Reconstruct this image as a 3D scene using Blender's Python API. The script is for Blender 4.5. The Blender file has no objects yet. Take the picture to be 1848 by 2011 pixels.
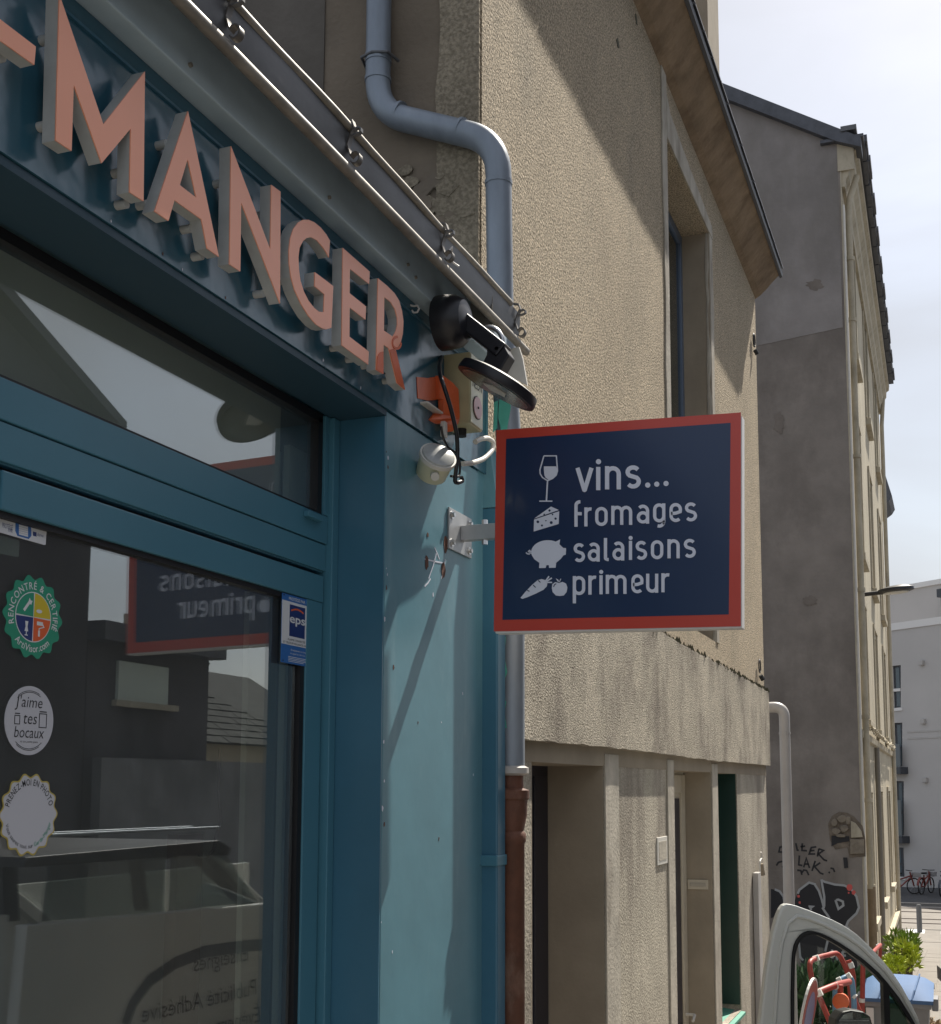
import bpy, bmesh, math, random
from mathutils import Vector, Matrix
from mathutils.geometry import tessellate_polygon
random.seed(7)
SC = bpy.context.scene
COL = SC.collection
R = math.radians

# ------------------------------------------------------------------ camera, sky, sun, exposure
EYE = 1.9
FPX, CX, CY = 2400.0, 1000.0, 1270.0           # focal length and principal point in units of a 1848 px wide picture
PITCH = math.atan(275 / 2400.0)
YAW = math.atan(875 / math.hypot(2400, 275))
cam = bpy.data.cameras.new('camera')
cam.sensor_fit = 'HORIZONTAL'; cam.sensor_width = 36.0
cam.lens = FPX / 1848 * 36
cam.shift_x = -(CX - 924) / 1848
cam.shift_y = (CY - 1005.5) / 1848
cam.clip_start = 0.05; cam.clip_end = 800
camo = bpy.data.objects.new('camera', cam); COL.objects.link(camo)
camo.location = (0, 0, EYE)
camo.rotation_euler = (R(90) + PITCH, 0, YAW)
SC.camera = camo

SUN_EL, SUN_AZ = R(53.5), R(13.5)              # azimuth measured from +Y towards +X
W = bpy.data.worlds.new('World'); SC.world = W; W.use_nodes = True
nt = W.node_tree; nt.nodes.clear()
out = nt.nodes.new('ShaderNodeOutputWorld'); bg = nt.nodes.new('ShaderNodeBackground')
sky = nt.nodes.new('ShaderNodeTexSky'); sky.sky_type = 'NISHITA'; sky.sun_disc = False
sky.sun_elevation = SUN_EL; sky.sun_rotation = SUN_AZ
sky.air_density = 1.2; sky.dust_density = 2.2; sky.ozone_density = 1.0
tc = nt.nodes.new('ShaderNodeTexCoord'); mp = nt.nodes.new('ShaderNodeMapping')
mp.inputs['Scale'].default_value = (1.0, 1.3, 3.2)
nz = nt.nodes.new('ShaderNodeTexNoise'); nz.inputs['Scale'].default_value = 1.5
nz.inputs['Detail'].default_value = 7; nz.inputs['Roughness'].default_value = .5; nz.inputs['Distortion'].default_value = .5
ramp = nt.nodes.new('ShaderNodeValToRGB')
ramp.color_ramp.elements[0].position = .36; ramp.color_ramp.elements[0].color = (.5, .5, .5, 1)
ramp.color_ramp.elements[1].position = .66; ramp.color_ramp.elements[1].color = (.92, .92, .92, 1)
mix = nt.nodes.new('ShaderNodeMix'); mix.data_type = 'RGBA'
mix.inputs['B'].default_value = (3.5, 3.6, 3.84, 1)
nt.links.new(tc.outputs['Generated'], mp.inputs['Vector']); nt.links.new(mp.outputs[0], nz.inputs['Vector'])
nt.links.new(nz.outputs['Fac'], ramp.inputs['Fac']); nt.links.new(ramp.outputs['Color'], mix.inputs['Factor'])
nt.links.new(sky.outputs[0], mix.inputs['A']); nt.links.new(mix.outputs['Result'], bg.inputs['Color'])
bg.inputs['Strength'].default_value = 0.10
nt.links.new(bg.outputs[0], out.inputs['Surface'])

sl = bpy.data.lights.new('sun', 'SUN'); sl.energy = 4.7; sl.angle = R(0.55); sl.color = (1.0, .93, .82)
slo = bpy.data.objects.new('sun', sl); COL.objects.link(slo)
sd = Vector((math.sin(SUN_AZ) * math.cos(SUN_EL), math.cos(SUN_AZ) * math.cos(SUN_EL), math.sin(SUN_EL)))
slo.rotation_euler = sd.to_track_quat('Z', 'Y').to_euler(); slo.location = (20, 30, 40)
SC.view_settings.view_transform = 'Standard'; SC.view_settings.look = 'None'
SC.view_settings.gamma = 1.0; SC.view_settings.use_curve_mapping = False
SC.view_settings.exposure = 0.85
SC.render.engine = 'CYCLES'

# ------------------------------------------------------------------ measuring helpers (photo pixel -> point on a real plane)
def ray(X, Y):
    r = X - CX; u = CY - Y
    fw = FPX * math.cos(PITCH) - u * math.sin(PITCH); up = u * math.cos(PITCH) + FPX * math.sin(PITCH)
    return Vector((r * math.cos(YAW) - fw * math.sin(YAW), fw * math.cos(YAW) + r * math.sin(YAW), up))
O = Vector((0, 0, EYE))
def onx(X, Y, x): d = ray(X, Y); return O + d * (x / d.x)
def ony(X, Y, y): d = ray(X, Y); return O + d * (y / d.y)
def onp(X, Y, p0, n):
    d = ray(X, Y); n = Vector(n); return O + d * ((Vector(p0) - O).dot(n) / d.dot(n))

# ------------------------------------------------------------------ materials
MATS = {}
def mat(name, col, rough=.6, metal=0, var=0, vscale=6, bump=0, bscale=60, bdist=.004, kind='noise', dirt=None, spec=.5, stretch=1, col2=None, coat=0, fine=0):
    if name in MATS: return MATS[name]
    m = bpy.data.materials.new(name); m.use_nodes = True; t = m.node_tree; N = t.nodes; L = t.links
    b = N['Principled BSDF']; b.inputs['Roughness'].default_value = rough; b.inputs['Metallic'].default_value = metal
    b.inputs['Specular IOR Level'].default_value = spec
    if coat: b.inputs['Coat Weight'].default_value = coat; b.inputs['Coat Roughness'].default_value = .12
    b.inputs['Base Color'].default_value = (*col, 1)
    if var or bump or dirt or fine:
        g = N.new('ShaderNodeNewGeometry'); mpp = N.new('ShaderNodeMapping')
        mpp.inputs['Scale'].default_value = (1, 1, stretch); L.new(g.outputs['Position'], mpp.inputs['Vector']); P = mpp.outputs[0]
    if var or dirt or fine:
        n1 = N.new('ShaderNodeTexNoise'); n1.inputs['Scale'].default_value = vscale; n1.inputs['Detail'].default_value = 8; n1.inputs['Roughness'].default_value = .62
        L.new(P, n1.inputs['Vector'])
        rp = N.new('ShaderNodeValToRGB'); rp.color_ramp.elements[0].position = .3; rp.color_ramp.elements[1].position = .72
        L.new(n1.outputs['Fac'], rp.inputs['Fac'])
        c2 = col2 or tuple(min(1, c * (1 + var)) for c in col); c1 = tuple(c * (1 - var) for c in col)
        rp.color_ramp.elements[0].color = (*c1, 1); rp.color_ramp.elements[1].color = (*c2, 1)
        last = rp.outputs['Color']
        if dirt:                       # dirt = (colour, scale, threshold, amount, z-stretch)
            dm = N.new('ShaderNodeMapping'); dm.inputs['Scale'].default_value = (1, 1, dirt[4]); L.new(g.outputs['Position'], dm.inputs['Vector'])
            n2 = N.new('ShaderNodeTexNoise'); n2.inputs['Scale'].default_value = dirt[1]; n2.inputs['Detail'].default_value = 6
            n2.inputs['Roughness'].default_value = .65
            L.new(dm.outputs[0], n2.inputs['Vector'])
            r2 = N.new('ShaderNodeValToRGB'); r2.color_ramp.elements[0].position = dirt[2]; r2.color_ramp.elements[1].position = min(1, dirt[2] + .22)
            r2.color_ramp.elements[0].color = (0, 0, 0, 1); r2.color_ramp.elements[1].color = (dirt[3],) * 3 + (1,)
            L.new(n2.outputs['Fac'], r2.inputs['Fac'])
            mx = N.new('ShaderNodeMix'); mx.data_type = 'RGBA'; mx.inputs['B'].default_value = (*dirt[0], 1)
            L.new(r2.outputs['Color'], mx.inputs['Factor']); L.new(last, mx.inputs['A']); last = mx.outputs['Result']
        if fine:                       # light and dark grain, slightly finer than the bump
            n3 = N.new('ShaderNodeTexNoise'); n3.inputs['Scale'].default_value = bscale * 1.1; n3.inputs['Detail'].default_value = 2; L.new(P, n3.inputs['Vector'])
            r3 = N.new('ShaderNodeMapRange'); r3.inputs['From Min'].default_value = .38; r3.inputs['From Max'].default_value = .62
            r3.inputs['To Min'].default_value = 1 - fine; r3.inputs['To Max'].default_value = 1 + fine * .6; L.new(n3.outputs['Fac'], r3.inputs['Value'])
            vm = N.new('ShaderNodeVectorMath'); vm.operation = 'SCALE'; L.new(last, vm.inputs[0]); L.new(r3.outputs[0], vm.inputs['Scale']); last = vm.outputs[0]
        L.new(last, b.inputs['Base Color'])
    if bump:
        if kind == 'voronoi':
            nb = N.new('ShaderNodeTexVoronoi'); nb.inputs['Scale'].default_value = bscale; hs = nb.outputs['Distance']
        else:
            nb = N.new('ShaderNodeTexNoise'); nb.inputs['Scale'].default_value = bscale; nb.inputs['Detail'].default_value = 3; hs = nb.outputs['Fac']
        L.new(P, nb.inputs['Vector'])
        bp = N.new('ShaderNodeBump'); bp.inputs['Strength'].default_value = bump; bp.inputs['Distance'].default_value = bdist
        L.new(hs, bp.inputs['Height']); L.new(bp.outputs[0], b.inputs['Normal'])
    MATS[name] = m; return m
def glass(name, tint=(1, 1, 1), base=.08, rough=0.0, power=5.0, dust_haze=0):
    if name in MATS: return MATS[name]
    m = bpy.data.materials.new(name); m.use_nodes = True; t = m.node_tree; N = t.nodes; L = t.links; N.clear()
    o = N.new('ShaderNodeOutputMaterial'); mx = N.new('ShaderNodeMixShader'); tr = N.new('ShaderNodeBsdfTransparent'); gl = N.new('ShaderNodeBsdfGlossy')
    tr.inputs['Color'].default_value = (*tint, 1); gl.inputs['Roughness'].default_value = rough; gl.inputs['Color'].default_value = (.95, .98, 1, 1)
    g = N.new('ShaderNodeNewGeometry'); dp = N.new('ShaderNodeVectorMath'); dp.operation = 'DOT_PRODUCT'
    L.new(g.outputs['Normal'], dp.inputs[0]); L.new(g.outputs['Incoming'], dp.inputs[1])
    ab = N.new('ShaderNodeMath'); ab.operation = 'ABSOLUTE'; L.new(dp.outputs['Value'], ab.inputs[0])
    su = N.new('ShaderNodeMath'); su.operation = 'SUBTRACT'; su.inputs[0].default_value = 1; L.new(ab.outputs[0], su.inputs[1])
    pw = N.new('ShaderNodeMath'); pw.operation = 'POWER'; L.new(su.outputs[0], pw.inputs[0]); pw.inputs[1].default_value = power
    ma = N.new('ShaderNodeMath'); ma.operation = 'MULTIPLY_ADD'; L.new(pw.outputs[0], ma.inputs[0]); ma.inputs[1].default_value = 1 - base; ma.inputs[2].default_value = base
    L.new(ma.outputs[0], mx.inputs['Fac']); L.new(tr.outputs[0], mx.inputs[1]); L.new(gl.outputs[0], mx.inputs[2]); last = mx.outputs[0]
    if dust_haze:                       # dusty smeared film; its grey also puts a haze over dark glass
        df = N.new('ShaderNodeBsdfDiffuse'); df.inputs['Color'].default_value = (.62, .64, .66, 1); m2 = N.new('ShaderNodeMixShader')
        mpg = N.new('ShaderNodeMapping'); mpg.inputs['Scale'].default_value = (1, 1, .35); L.new(g.outputs['Position'], mpg.inputs['Vector'])
        nn_ = N.new('ShaderNodeTexNoise'); nn_.inputs['Scale'].default_value = 5; nn_.inputs['Detail'].default_value = 6; L.new(mpg.outputs[0], nn_.inputs['Vector'])
        mr_ = N.new('ShaderNodeMapRange'); mr_.inputs['From Min'].default_value = .3; mr_.inputs['From Max'].default_value = .7; mr_.inputs['To Min'].default_value = dust_haze * .6; mr_.inputs['To Max'].default_value = dust_haze * 1.4
        L.new(nn_.outputs['Fac'], mr_.inputs['Value']); L.new(mr_.outputs[0], m2.inputs['Fac']); L.new(last, m2.inputs[1]); L.new(df.outputs[0], m2.inputs[2]); last = m2.outputs[0]
    L.new(last, o.inputs['Surface'])
    MATS[name] = m; return m

BLUE = mat('blue_paint', (.045, .145, .22), .33, var=.10, vscale=2.2, bump=.15, bscale=5, bdist=.02, spec=.5, dirt=((.10, .2, .26), 9, .62, .35, .3))
BLUE_SHEET = mat('blue_fascia_sheet', (.036, .115, .165), .2, var=.10, vscale=2.5, bump=.36, bscale=4.5, bdist=.03, spec=.6)
BLUE_SILL = mat('blue_sill_sheet', (.44, .55, .62), .38, var=.12, vscale=4, bump=.3, bscale=8, bdist=.01)  # pale colour stands in for light reaching the strip below the gutter
BLUE_OLD = mat('blue_weathered_paint', (.105, .245, .305), .4, var=.16, vscale=1.6, bump=.14, bscale=9, bdist=.008, dirt=((.30, .42, .47), 5, .58, .5, .25))
BLUE_ALU = mat('blue_aluminium_frame', (.062, .195, .27), .38, var=.05, vscale=3, bump=.08, bscale=400, bdist=.001)
RUBBER = mat('black_rubber', (.008, .008, .01), .5)
SALMON = mat('salmon_face', (.97, .40, .245), .35, var=.03, vscale=5)
LSIDE = mat('letter_side_beige', (.43, .44, .43), .6, var=.12, vscale=14)
ORANGE = mat('orange_film', (.68, .13, .04), .4, var=.10, vscale=12, bump=.4, bscale=25, bdist=.004)
ZINC = mat('zinc_sheet', (.115, .118, .125), .48, metal=.35, var=.22, vscale=4, bump=.2, bscale=8, bdist=.01, dirt=((.12, .10, .08), 14, .6, .5, .6))
ZINC_RIM = mat('zinc_bead', (.24, .22, .19), .55, metal=.3, var=.25, vscale=18, bump=.15, bscale=40)
STRAP = mat('dull_strap', (.13, .12, .11), .5, metal=.5, var=.3, vscale=20)
PIPE = mat('zinc_downpipe', (.215, .245, .285), .46, metal=.35, var=.22, vscale=7, stretch=.3, bump=.25, bscale=14, bdist=.006, dirt=((.34, .35, .36), 9, .6, .5, .3))
GREEN_OLD = mat('green_old_paint', (.10, .42, .34), .5, var=.12, vscale=20)
RUST = mat('rusty_cast_iron', (.115, .045, .026), .7, var=.4, vscale=9, bump=.5, bscale=40, dirt=((.26, .18, .14), 7, .56, .7, .5))
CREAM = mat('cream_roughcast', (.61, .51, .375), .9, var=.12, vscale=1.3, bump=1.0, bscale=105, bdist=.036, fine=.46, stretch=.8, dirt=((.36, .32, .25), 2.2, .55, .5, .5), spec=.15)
PIER = mat('pier_concrete', (.44, .40, .33), .9, var=.16, vscale=2.5, bump=.6, bscale=90, bdist=.010, fine=.2, dirt=((.19, .165, .14), 2.6, .46, .85, .28), spec=.15)
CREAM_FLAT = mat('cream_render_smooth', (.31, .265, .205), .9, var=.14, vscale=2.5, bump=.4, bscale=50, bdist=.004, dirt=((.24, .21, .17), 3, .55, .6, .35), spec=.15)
CREAM_PALE = mat('pale_trim_render', (.44, .405, .345), .85, var=.18, vscale=6, bump=.5, bscale=60, bdist=.006, dirt=((.22, .19, .155), 5, .48, .7, .35), spec=.15)
BAND = mat('band_roughcast', (.52, .47, .385), .9, var=.16, vscale=1.6, bump=1.0, bscale=112, bdist=.024, fine=.34, dirt=((.23, .20, .17), 2.6, .46, .85, .6), spec=.15)
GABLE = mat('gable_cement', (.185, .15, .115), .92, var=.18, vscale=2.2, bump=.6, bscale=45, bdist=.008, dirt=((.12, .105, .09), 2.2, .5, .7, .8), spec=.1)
GABLE_EDGE = mat('gable_rough_edge', (.255, .215, .16), .92, var=.2, vscale=4, bump=.9, bscale=60, bdist=.014, fine=.25, dirt=((.2, .17, .13), 5, .5, .6, .7), spec=.1)
SOFFIT = mat('eave_coved_plaster', (.27, .205, .145), .9, var=.25, vscale=5, bump=.7, bscale=28, bdist=.01, stretch=.5, dirt=((.13, .09, .065), 4, .5, .7, .5), spec=.1)
SLATE = mat('slate', (.075, .08, .095), .5, var=.3, vscale=6, bump=.3, bscale=30)
DARKM = mat('dark_metal_edge', (.035, .037, .045), .5)
GREY_WALL = mat('grey_cement_gable', (.255, .228, .205), .92, var=.20, vscale=1.3, bump=.5, bscale=14, bdist=.012, dirt=((.165, .145, .13), .9, .44, .9, .55), spec=.1)
STONE_W = mat('pale_limestone', (.52, .465, .355), .85, var=.14, vscale=1.2, bump=.4, bscale=25, bdist=.008, dirt=((.34, .29, .21), 2.0, .5, .6, .25), spec=.15)
STONE_T = mat('stone_trim', (.47, .42, .325), .85, var=.16, vscale=3, bump=.4, bscale=25, bdist=.008, dirt=((.24, .205, .15), 4, .5, .6, .4), spec=.15)
RUBBLE = mat('rubble_stone', (.235, .20, .155), .9, var=.3, vscale=6, bump=.8, bscale=20, bdist=.02)
WHITE_R = mat('white_grey_render', (.48, .46, .445), .85, var=.05, vscale=.4, bump=.1, bscale=20, spec=.2)
PVC = mat('grey_pvc', (.42, .40, .38), .4, var=.08, vscale=4)
PVC_W = mat('white_plastic', (.62, .60, .55), .45, var=.06, vscale=12)
IVORY = mat('ivory_box', (.50, .45, .27), .45, var=.08, vscale=14)
IVORY_F = mat('pale_box_front', (.60, .60, .44), .4, var=.05, vscale=14)
PINK = mat('pink_button', (.55, .33, .33), .4)
BLACKP = mat('black_powder_coat', (.012, .012, .016), .38, var=.3, vscale=14, dirt=((.10, .10, .10), 18, .62, .35, 1))
LENS = mat('dusty_lens', (.10, .105, .10), .25, var=.5, vscale=22, bump=.2, bscale=30)
STEEL = mat('brushed_steel', (.55, .55, .55), .3, metal=.9, var=.1, vscale=20)
GALV = mat('galvanised_plate', (.46, .47, .48), .42, metal=.35, var=.1, vscale=14)
NAVY = mat('navy_sign_face', (.010, .030, .088), .28, var=.06, vscale=2, coat=.2)
RED = mat('red_sign_border', (.58, .062, .038), .32, var=.04, vscale=3, coat=.2)
WVINYL = mat('pale_vinyl', (.74, .76, .86), .4)
WALU = mat('white_aluminium', (.72, .70, .68), .4)
ASPHALT = mat('asphalt', (.06, .06, .062), .9, var=.2, vscale=3, bump=.5, bscale=120, bdist=.006, fine=.2)
PAVE = mat('pavement_concrete', (.20, .182, .16), .9, var=.16, vscale=1.5, bump=.4, bscale=60, bdist=.005, dirt=((.2, .18, .15), 1.5, .5, .6, 1))
KERB = mat('kerb_stone', (.34, .33, .31), .85, var=.15, vscale=4, bump=.3, bscale=40)
PAINT_W = mat('road_paint', (.62, .62, .6), .7, var=.12, vscale=6)
CAR = mat('white_car_paint', (.60, .61, .58), .28, var=.02, vscale=2, coat=.6)
CARDARK = mat('black_car_trim', (.012, .012, .013), .4)
CARIN = mat('dark_car_interior', (.02, .02, .022), .8)
TYRE = mat('tyre_rubber', (.015, .015, .015), .8)
RIM = mat('wheel_rim', (.35, .35, .36), .35, metal=.7)
BINGREY = mat('bin_grey_plastic', (.20, .20, .205), .5, var=.08, vscale=6)
BINBLUE = mat('bin_blue_lid', (.06, .13, .27), .75, var=.06, vscale=8)
BRED = mat('barrier_red', (.36, .05, .035), .45, var=.15, vscale=14)
BWHITE = mat('barrier_white', (.70, .68, .66), .45)
BBLUE = mat('barrier_blue', (.14, .27, .42), .45, var=.15, vscale=14)
GRAF_K = mat('graffiti_black', (.015, .015, .02), .55)
GRAF_W = mat('graffiti_white', (.36, .37, .38), .6)
GRAF_R = mat('graffiti_red', (.60, .10, .09), .6)
LEAF_D = mat('leaf_dark', (.035, .085, .028), .5, var=.45, vscale=9)
LEAF_Y = mat('leaf_yellow_green', (.36, .42, .03), .5, var=.4, vscale=9)
LEAF_M = mat('leaf_mid', (.17, .25, .03), .5, var=.4, vscale=9)
STEM = mat('plant_stem', (.12, .09, .05), .8)
BGREEN = mat('dark_green_panel', (.006, .034, .028), .35, var=.1, vscale=2)
GSILL = mat('green_sill', (.08, .30, .22), .5, var=.1, vscale=8)
FRAMEB = mat('blue_grey_window_frame', (.11, .15, .22), .4)
DOORDK = mat('dark_door', (.018, .018, .03), .4, var=.1)
IVDOOR = mat('ivory_door_frame', (.52, .47, .38), .5, var=.08, vscale=8)
INT_W = mat('interior_grey_wall', (.30, .31, .30), .9, var=.05)
INT_P = mat('interior_pale_board', (.62, .68, .60), .8, var=.05)
INT_B = mat('interior_brown_curtain', (.075, .05, .04), .9, var=.3, vscale=14, stretch=.1)
GLASS = glass('shop_glass', (.90, .93, .92), .155, 0, 4.0, .028)
GLASS_D = glass('window_glass', (.5, .55, .55), .12)
GLASS_G = glass('green_tinted_glass', (.30, .45, .36), .10)
GLASS_C = glass('clear_car_glass', (.97, .985, .975), .02)
MIRROR = mat('mirror_glass', (.75, .78, .78), .03, metal=1.0)
SKIN_D = mat('tram_rail_metal', (.16, .14, .13), .4, metal=.8)
BIKE_R = mat('bike_red', (.17, .03, .02), .4)
MODWIN = mat('modern_dark_frame', (.05, .055, .065), .4)
TXT_K = mat('print_black', (.02, .02, .022), .6)
TXT_W = mat('print_white', (.68, .70, .72), .5)
ST_WHITE = mat('sticker_white', (.52, .53, .58), .45)
ST_GREEN = mat('sticker_green', (.02, .28, .17), .4)
ST_BLUE = mat('sticker_blue', (.03, .14, .42), .4)
ST_NAVY = mat('sticker_navy', (.015, .035, .16), .4)
ST_YEL = mat('sticker_yellow', (.62, .48, .03), .4)
ST_ORA = mat('sticker_orange', (.70, .12, .03), .4)
ST_GOLD = mat('sticker_gold', (.45, .36, .08), .4)
ST_PALE = mat('sticker_pale_green', (.20, .24, .21), .5)
DARKB = mat('dark_building_render', (.085, .08, .088), .9, var=.4, vscale=.9, bump=.3, bscale=20)
MOSS = mat('dark_moss', (.09, .085, .055), .95, var=.4, vscale=30)

# ------------------------------------------------------------------ mesh helpers
ORIG = {}
def ident(p): return p
class MB:
    def __init__(s): s.v = []; s.f = []
    def add(s, vs, fs):
        n = len(s.v); s.v += [Vector(p) for p in vs]; s.f += [tuple(i + n for i in f) for f in fs]; return s
    def box(s, x0, x1, y0, y1, z0, z1, fn=ident):
        vs = [fn((x, y, z)) for x in (x0, x1) for y in (y0, y1) for z in (z0, z1)]
        return s.add(vs, [(0, 1, 3, 2), (4, 6, 7, 5), (0, 4, 5, 1), (2, 3, 7, 6), (0, 2, 6, 4), (1, 5, 7, 3)])
    def prism(s, poly, w0, w1, fn, holes=()):
        """outline poly (u,v) from depth w0 to w1, fn(u,v,w)->world"""
        loops = [list(poly)] + [list(h) for h in holes]
        flat = [p for l in loops for p in l]
        tris = tessellate_polygon([[Vector((p[0], p[1], 0)) for p in l] for l in loops])
        n = len(flat)
        vs = [fn(p[0], p[1], w0) for p in flat] + [fn(p[0], p[1], w1) for p in flat]
        fs = [tuple(t) for t in tris] + [tuple(i + n for i in reversed(t)) for t in tris]
        k = 0
        for l in loops:
            m = len(l)
            for i in range(m):
                a, b = k + i, k + (i + 1) % m; fs.append((a, b, b + n, a + n))
            k += m
        return s.add(vs, fs)
    def ribbon(s, pts, hw, w0, w1, fn, closed=False):
        n = len(pts); L = []; Rr = []
        for i, p in enumerate(pts):
            a = pts[(i - 1) % n] if (closed or i > 0) else p; b = pts[(i + 1) % n] if (closed or i < n - 1) else p
            d1 = Vector((p[0] - a[0], p[1] - a[1])); d2 = Vector((b[0] - p[0], b[1] - p[1]))
            if d1.length < 1e-9: d1 = d2
            if d2.length < 1e-9: d2 = d1
            d1.normalize(); d2.normalize(); d = (d1 + d2)
            if d.length < 1e-6: d = d1.copy()
            d.normalize(); nn = Vector((-d.y, d.x)); c = max(.5, abs(nn.dot(Vector((-d1.y, d1.x))))); k = hw / c
            L.append((p[0] + nn.x * k, p[1] + nn.y * k)); Rr.append((p[0] - nn.x * k, p[1] - nn.y * k))
        vs = []; fs = []
        for i in range(n): vs += [fn(*L[i], w0), fn(*Rr[i], w0), fn(*L[i], w1), fn(*Rr[i], w1)]
        m = n if closed else n - 1
        for i in range(m):
            a = 4 * i; b = 4 * ((i + 1) % n)
            fs += [(a + 2, a + 3, b + 3, b + 2), (a, b, b + 1, a + 1), (a, a + 2, b + 2, b), (a + 1, b + 1, b + 3, a + 3)]
        if not closed: fs += [(0, 1, 3, 2), (4 * n - 4, 4 * n - 2, 4 * n - 1, 4 * n - 3)]
        return s.add(vs, fs)
    def tube(s, pts, r, seg=12, caps=True, rr=None):
        pts = [Vector(p) for p in pts]; n = len(pts); rings = []
        up = None
        for i, p in enumerate(pts):
            t = (pts[min(i + 1, n - 1)] - pts[max(i - 1, 0)]).normalized()
            if up is None:
                up = Vector((0, 0, 1)) if abs(t.z) < .9 else Vector((1, 0, 0))
            a = t.cross(up).normalized(); b = a.cross(t).normalized(); up = b
            q = rr[i] if rr else r
            rings.append([p + a * (q * math.cos(2 * math.pi * k / seg)) + b * (q * math.sin(2 * math.pi * k / seg)) for k in range(seg)])
        vs = [v for rg in rings for v in rg]; fs = []
        for i in range(n - 1):
            for k in range(seg):
                a = i * seg + k; b = i * seg + (k + 1) % seg; fs.append((a, b, b + seg, a + seg))
        if caps: fs += [tuple(range(seg))[::-1], tuple((n - 1) * seg + k for k in range(seg))]
        return s.add(vs, fs)
    def cyl(s, a, b, r, seg=20, r2=None): return s.tube([a, b], r, seg, True, [r, r2 if r2 is not None else r])
    def build(s, name, m, parent=None, smooth=False, bev=0, at=None):
        me = bpy.data.meshes.new(name)
        if parent is not None: o0 = ORIG[parent]
        else: o0 = Vector(at) if at is not None else Vector((0, 0, 0))
        me.from_pydata([tuple(v - o0) for v in s.v], [], s.f)
        bm = bmesh.new(); bm.from_mesh(me)
        bmesh.ops.recalc_face_normals(bm, faces=bm.faces)
        if bev:
            ed = [e for e in bm.edges if len(e.link_faces) == 2 and e.calc_face_angle(0) > .6]
            bmesh.ops.bevel(bm, geom=ed, offset=bev, segments=2, affect='EDGES', profile=.6)
        bm.to_mesh(me); bm.free()
        me.materials.append(m)
        if smooth:
            for p in me.polygons: p.use_smooth = True
            try: me.set_sharp_from_angle(angle=R(40))
            except Exception: pass
        o = bpy.data.objects.new(name, me); COL.objects.link(o)
        if parent is not None:
            o.parent = parent
        else: o.location = o0
        ORIG[o] = o0
        return o
def thing(name, label, cat, loc, group=None):
    o = bpy.data.objects.new(name, None); COL.objects.link(o); o.location = loc; o.empty_display_size = .1
    ORIG[o] = Vector(loc); o['label'] = label; o['category'] = cat
    if group: o['group'] = group
    return o
def tag(o, label, cat, group=None):
    o['label'] = label; o['category'] = cat
    if group: o['group'] = group
    return o
def struct(o): o['kind'] = 'structure'; return o
def fx(x):                     # plane facing the street: u->y, v->z, w->+x
    return lambda u, v, w: Vector((x + w, u, v))
def arc(cx, cy, r, a0, a1, n=8, ry=None):
    ry = ry or r
    return [(cx + r * math.cos(R(a0 + (a1 - a0) * i / n)), cy + ry * math.sin(R(a0 + (a1 - a0) * i / n))) for i in range(n + 1)]
def fillet(pts, r, n=6):
    """round the inner corners of a 3-D polyline"""
    P = [Vector(p) for p in pts]; o = [P[0]]
    for i in range(1, len(P) - 1):
        a = (P[i - 1] - P[i]); b = (P[i + 1] - P[i]); q = min(r, a.length * .48, b.length * .48)
        A = P[i] + a.normalized() * q; B = P[i] + b.normalized() * q
        for k in range(n + 1):
            t = k / n; o.append(A * (1 - t) ** 2 + P[i] * 2 * t * (1 - t) + B * t * t)
    o.append(P[-1]); return o
_g = {}
def glyphs(text, shear=0, bold=0):
    key = (text, shear, bold)
    if key in _g: return _g[key]
    c = bpy.data.curves.new('t', 'FONT'); c.body = text; c.size = 1; c.shear = shear; c.resolution_u = 3; c.offset = bold
    o = bpy.data.objects.new('t', c); COL.objects.link(o); bpy.context.view_layer.update()
    me = bpy.data.meshes.new_from_object(o.evaluated_get(bpy.context.evaluated_depsgraph_get()))
    vs = [v.co.copy() for v in me.vertices]; fs = [tuple(p.vertices) for p in me.polygons]
    bpy.data.objects.remove(o); bpy.data.curves.remove(c); bpy.data.meshes.remove(me)
    xs = [v.x for v in vs] or [0]; r = (vs, fs, min(xs), max(xs)); _g[key] = r; return r
def text_into(mb, s, u, v, width, fn, w, height=None, shear=0, bold=0, cap=.73):
    """flat print: text starting at u with given total width and cap height"""
    vs, fs, a, b = glyphs(s, shear, bold); k = width / max(b - a, 1e-6); kh = (height / cap) if height else k
    mb.add([fn(u + (p.x - a) * k, v + p.y * kh, w) for p in vs], fs)
def ring_text(mb, s, cu, cv, r, a0, a1, size, fn, w, inside=False, bold=0):
    """letters along a circle; angles in degrees from the +u axis, a0 -> a1"""
    ws = [(.35 if ch == ' ' else glyphs(ch, 0, bold)[3] - glyphs(ch, 0, bold)[2] + .10) for ch in s]; T = sum(ws); t = 0
    for ch, wd in zip(s, ws):
        ang = a0 + (a1 - a0) * (t + wd / 2) / T; t += wd
        if ch == ' ': continue
        vs, fs, a, b = glyphs(ch, 0, bold); th = R(ang); rot = th + (R(90) if inside else -R(90))
        for_v = []
        for p in vs:
            x = (p.x - (a + b) / 2) * min(size, abs(R(a1 - a0)) * r / T); y = p.y * size
            for_v.append(fn(cu + r * math.cos(th) + x * math.cos(rot) - y * math.sin(rot), cv + r * math.sin(th) + x * math.sin(rot) + y * math.cos(rot), w))
        mb.add(for_v, fs)

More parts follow.
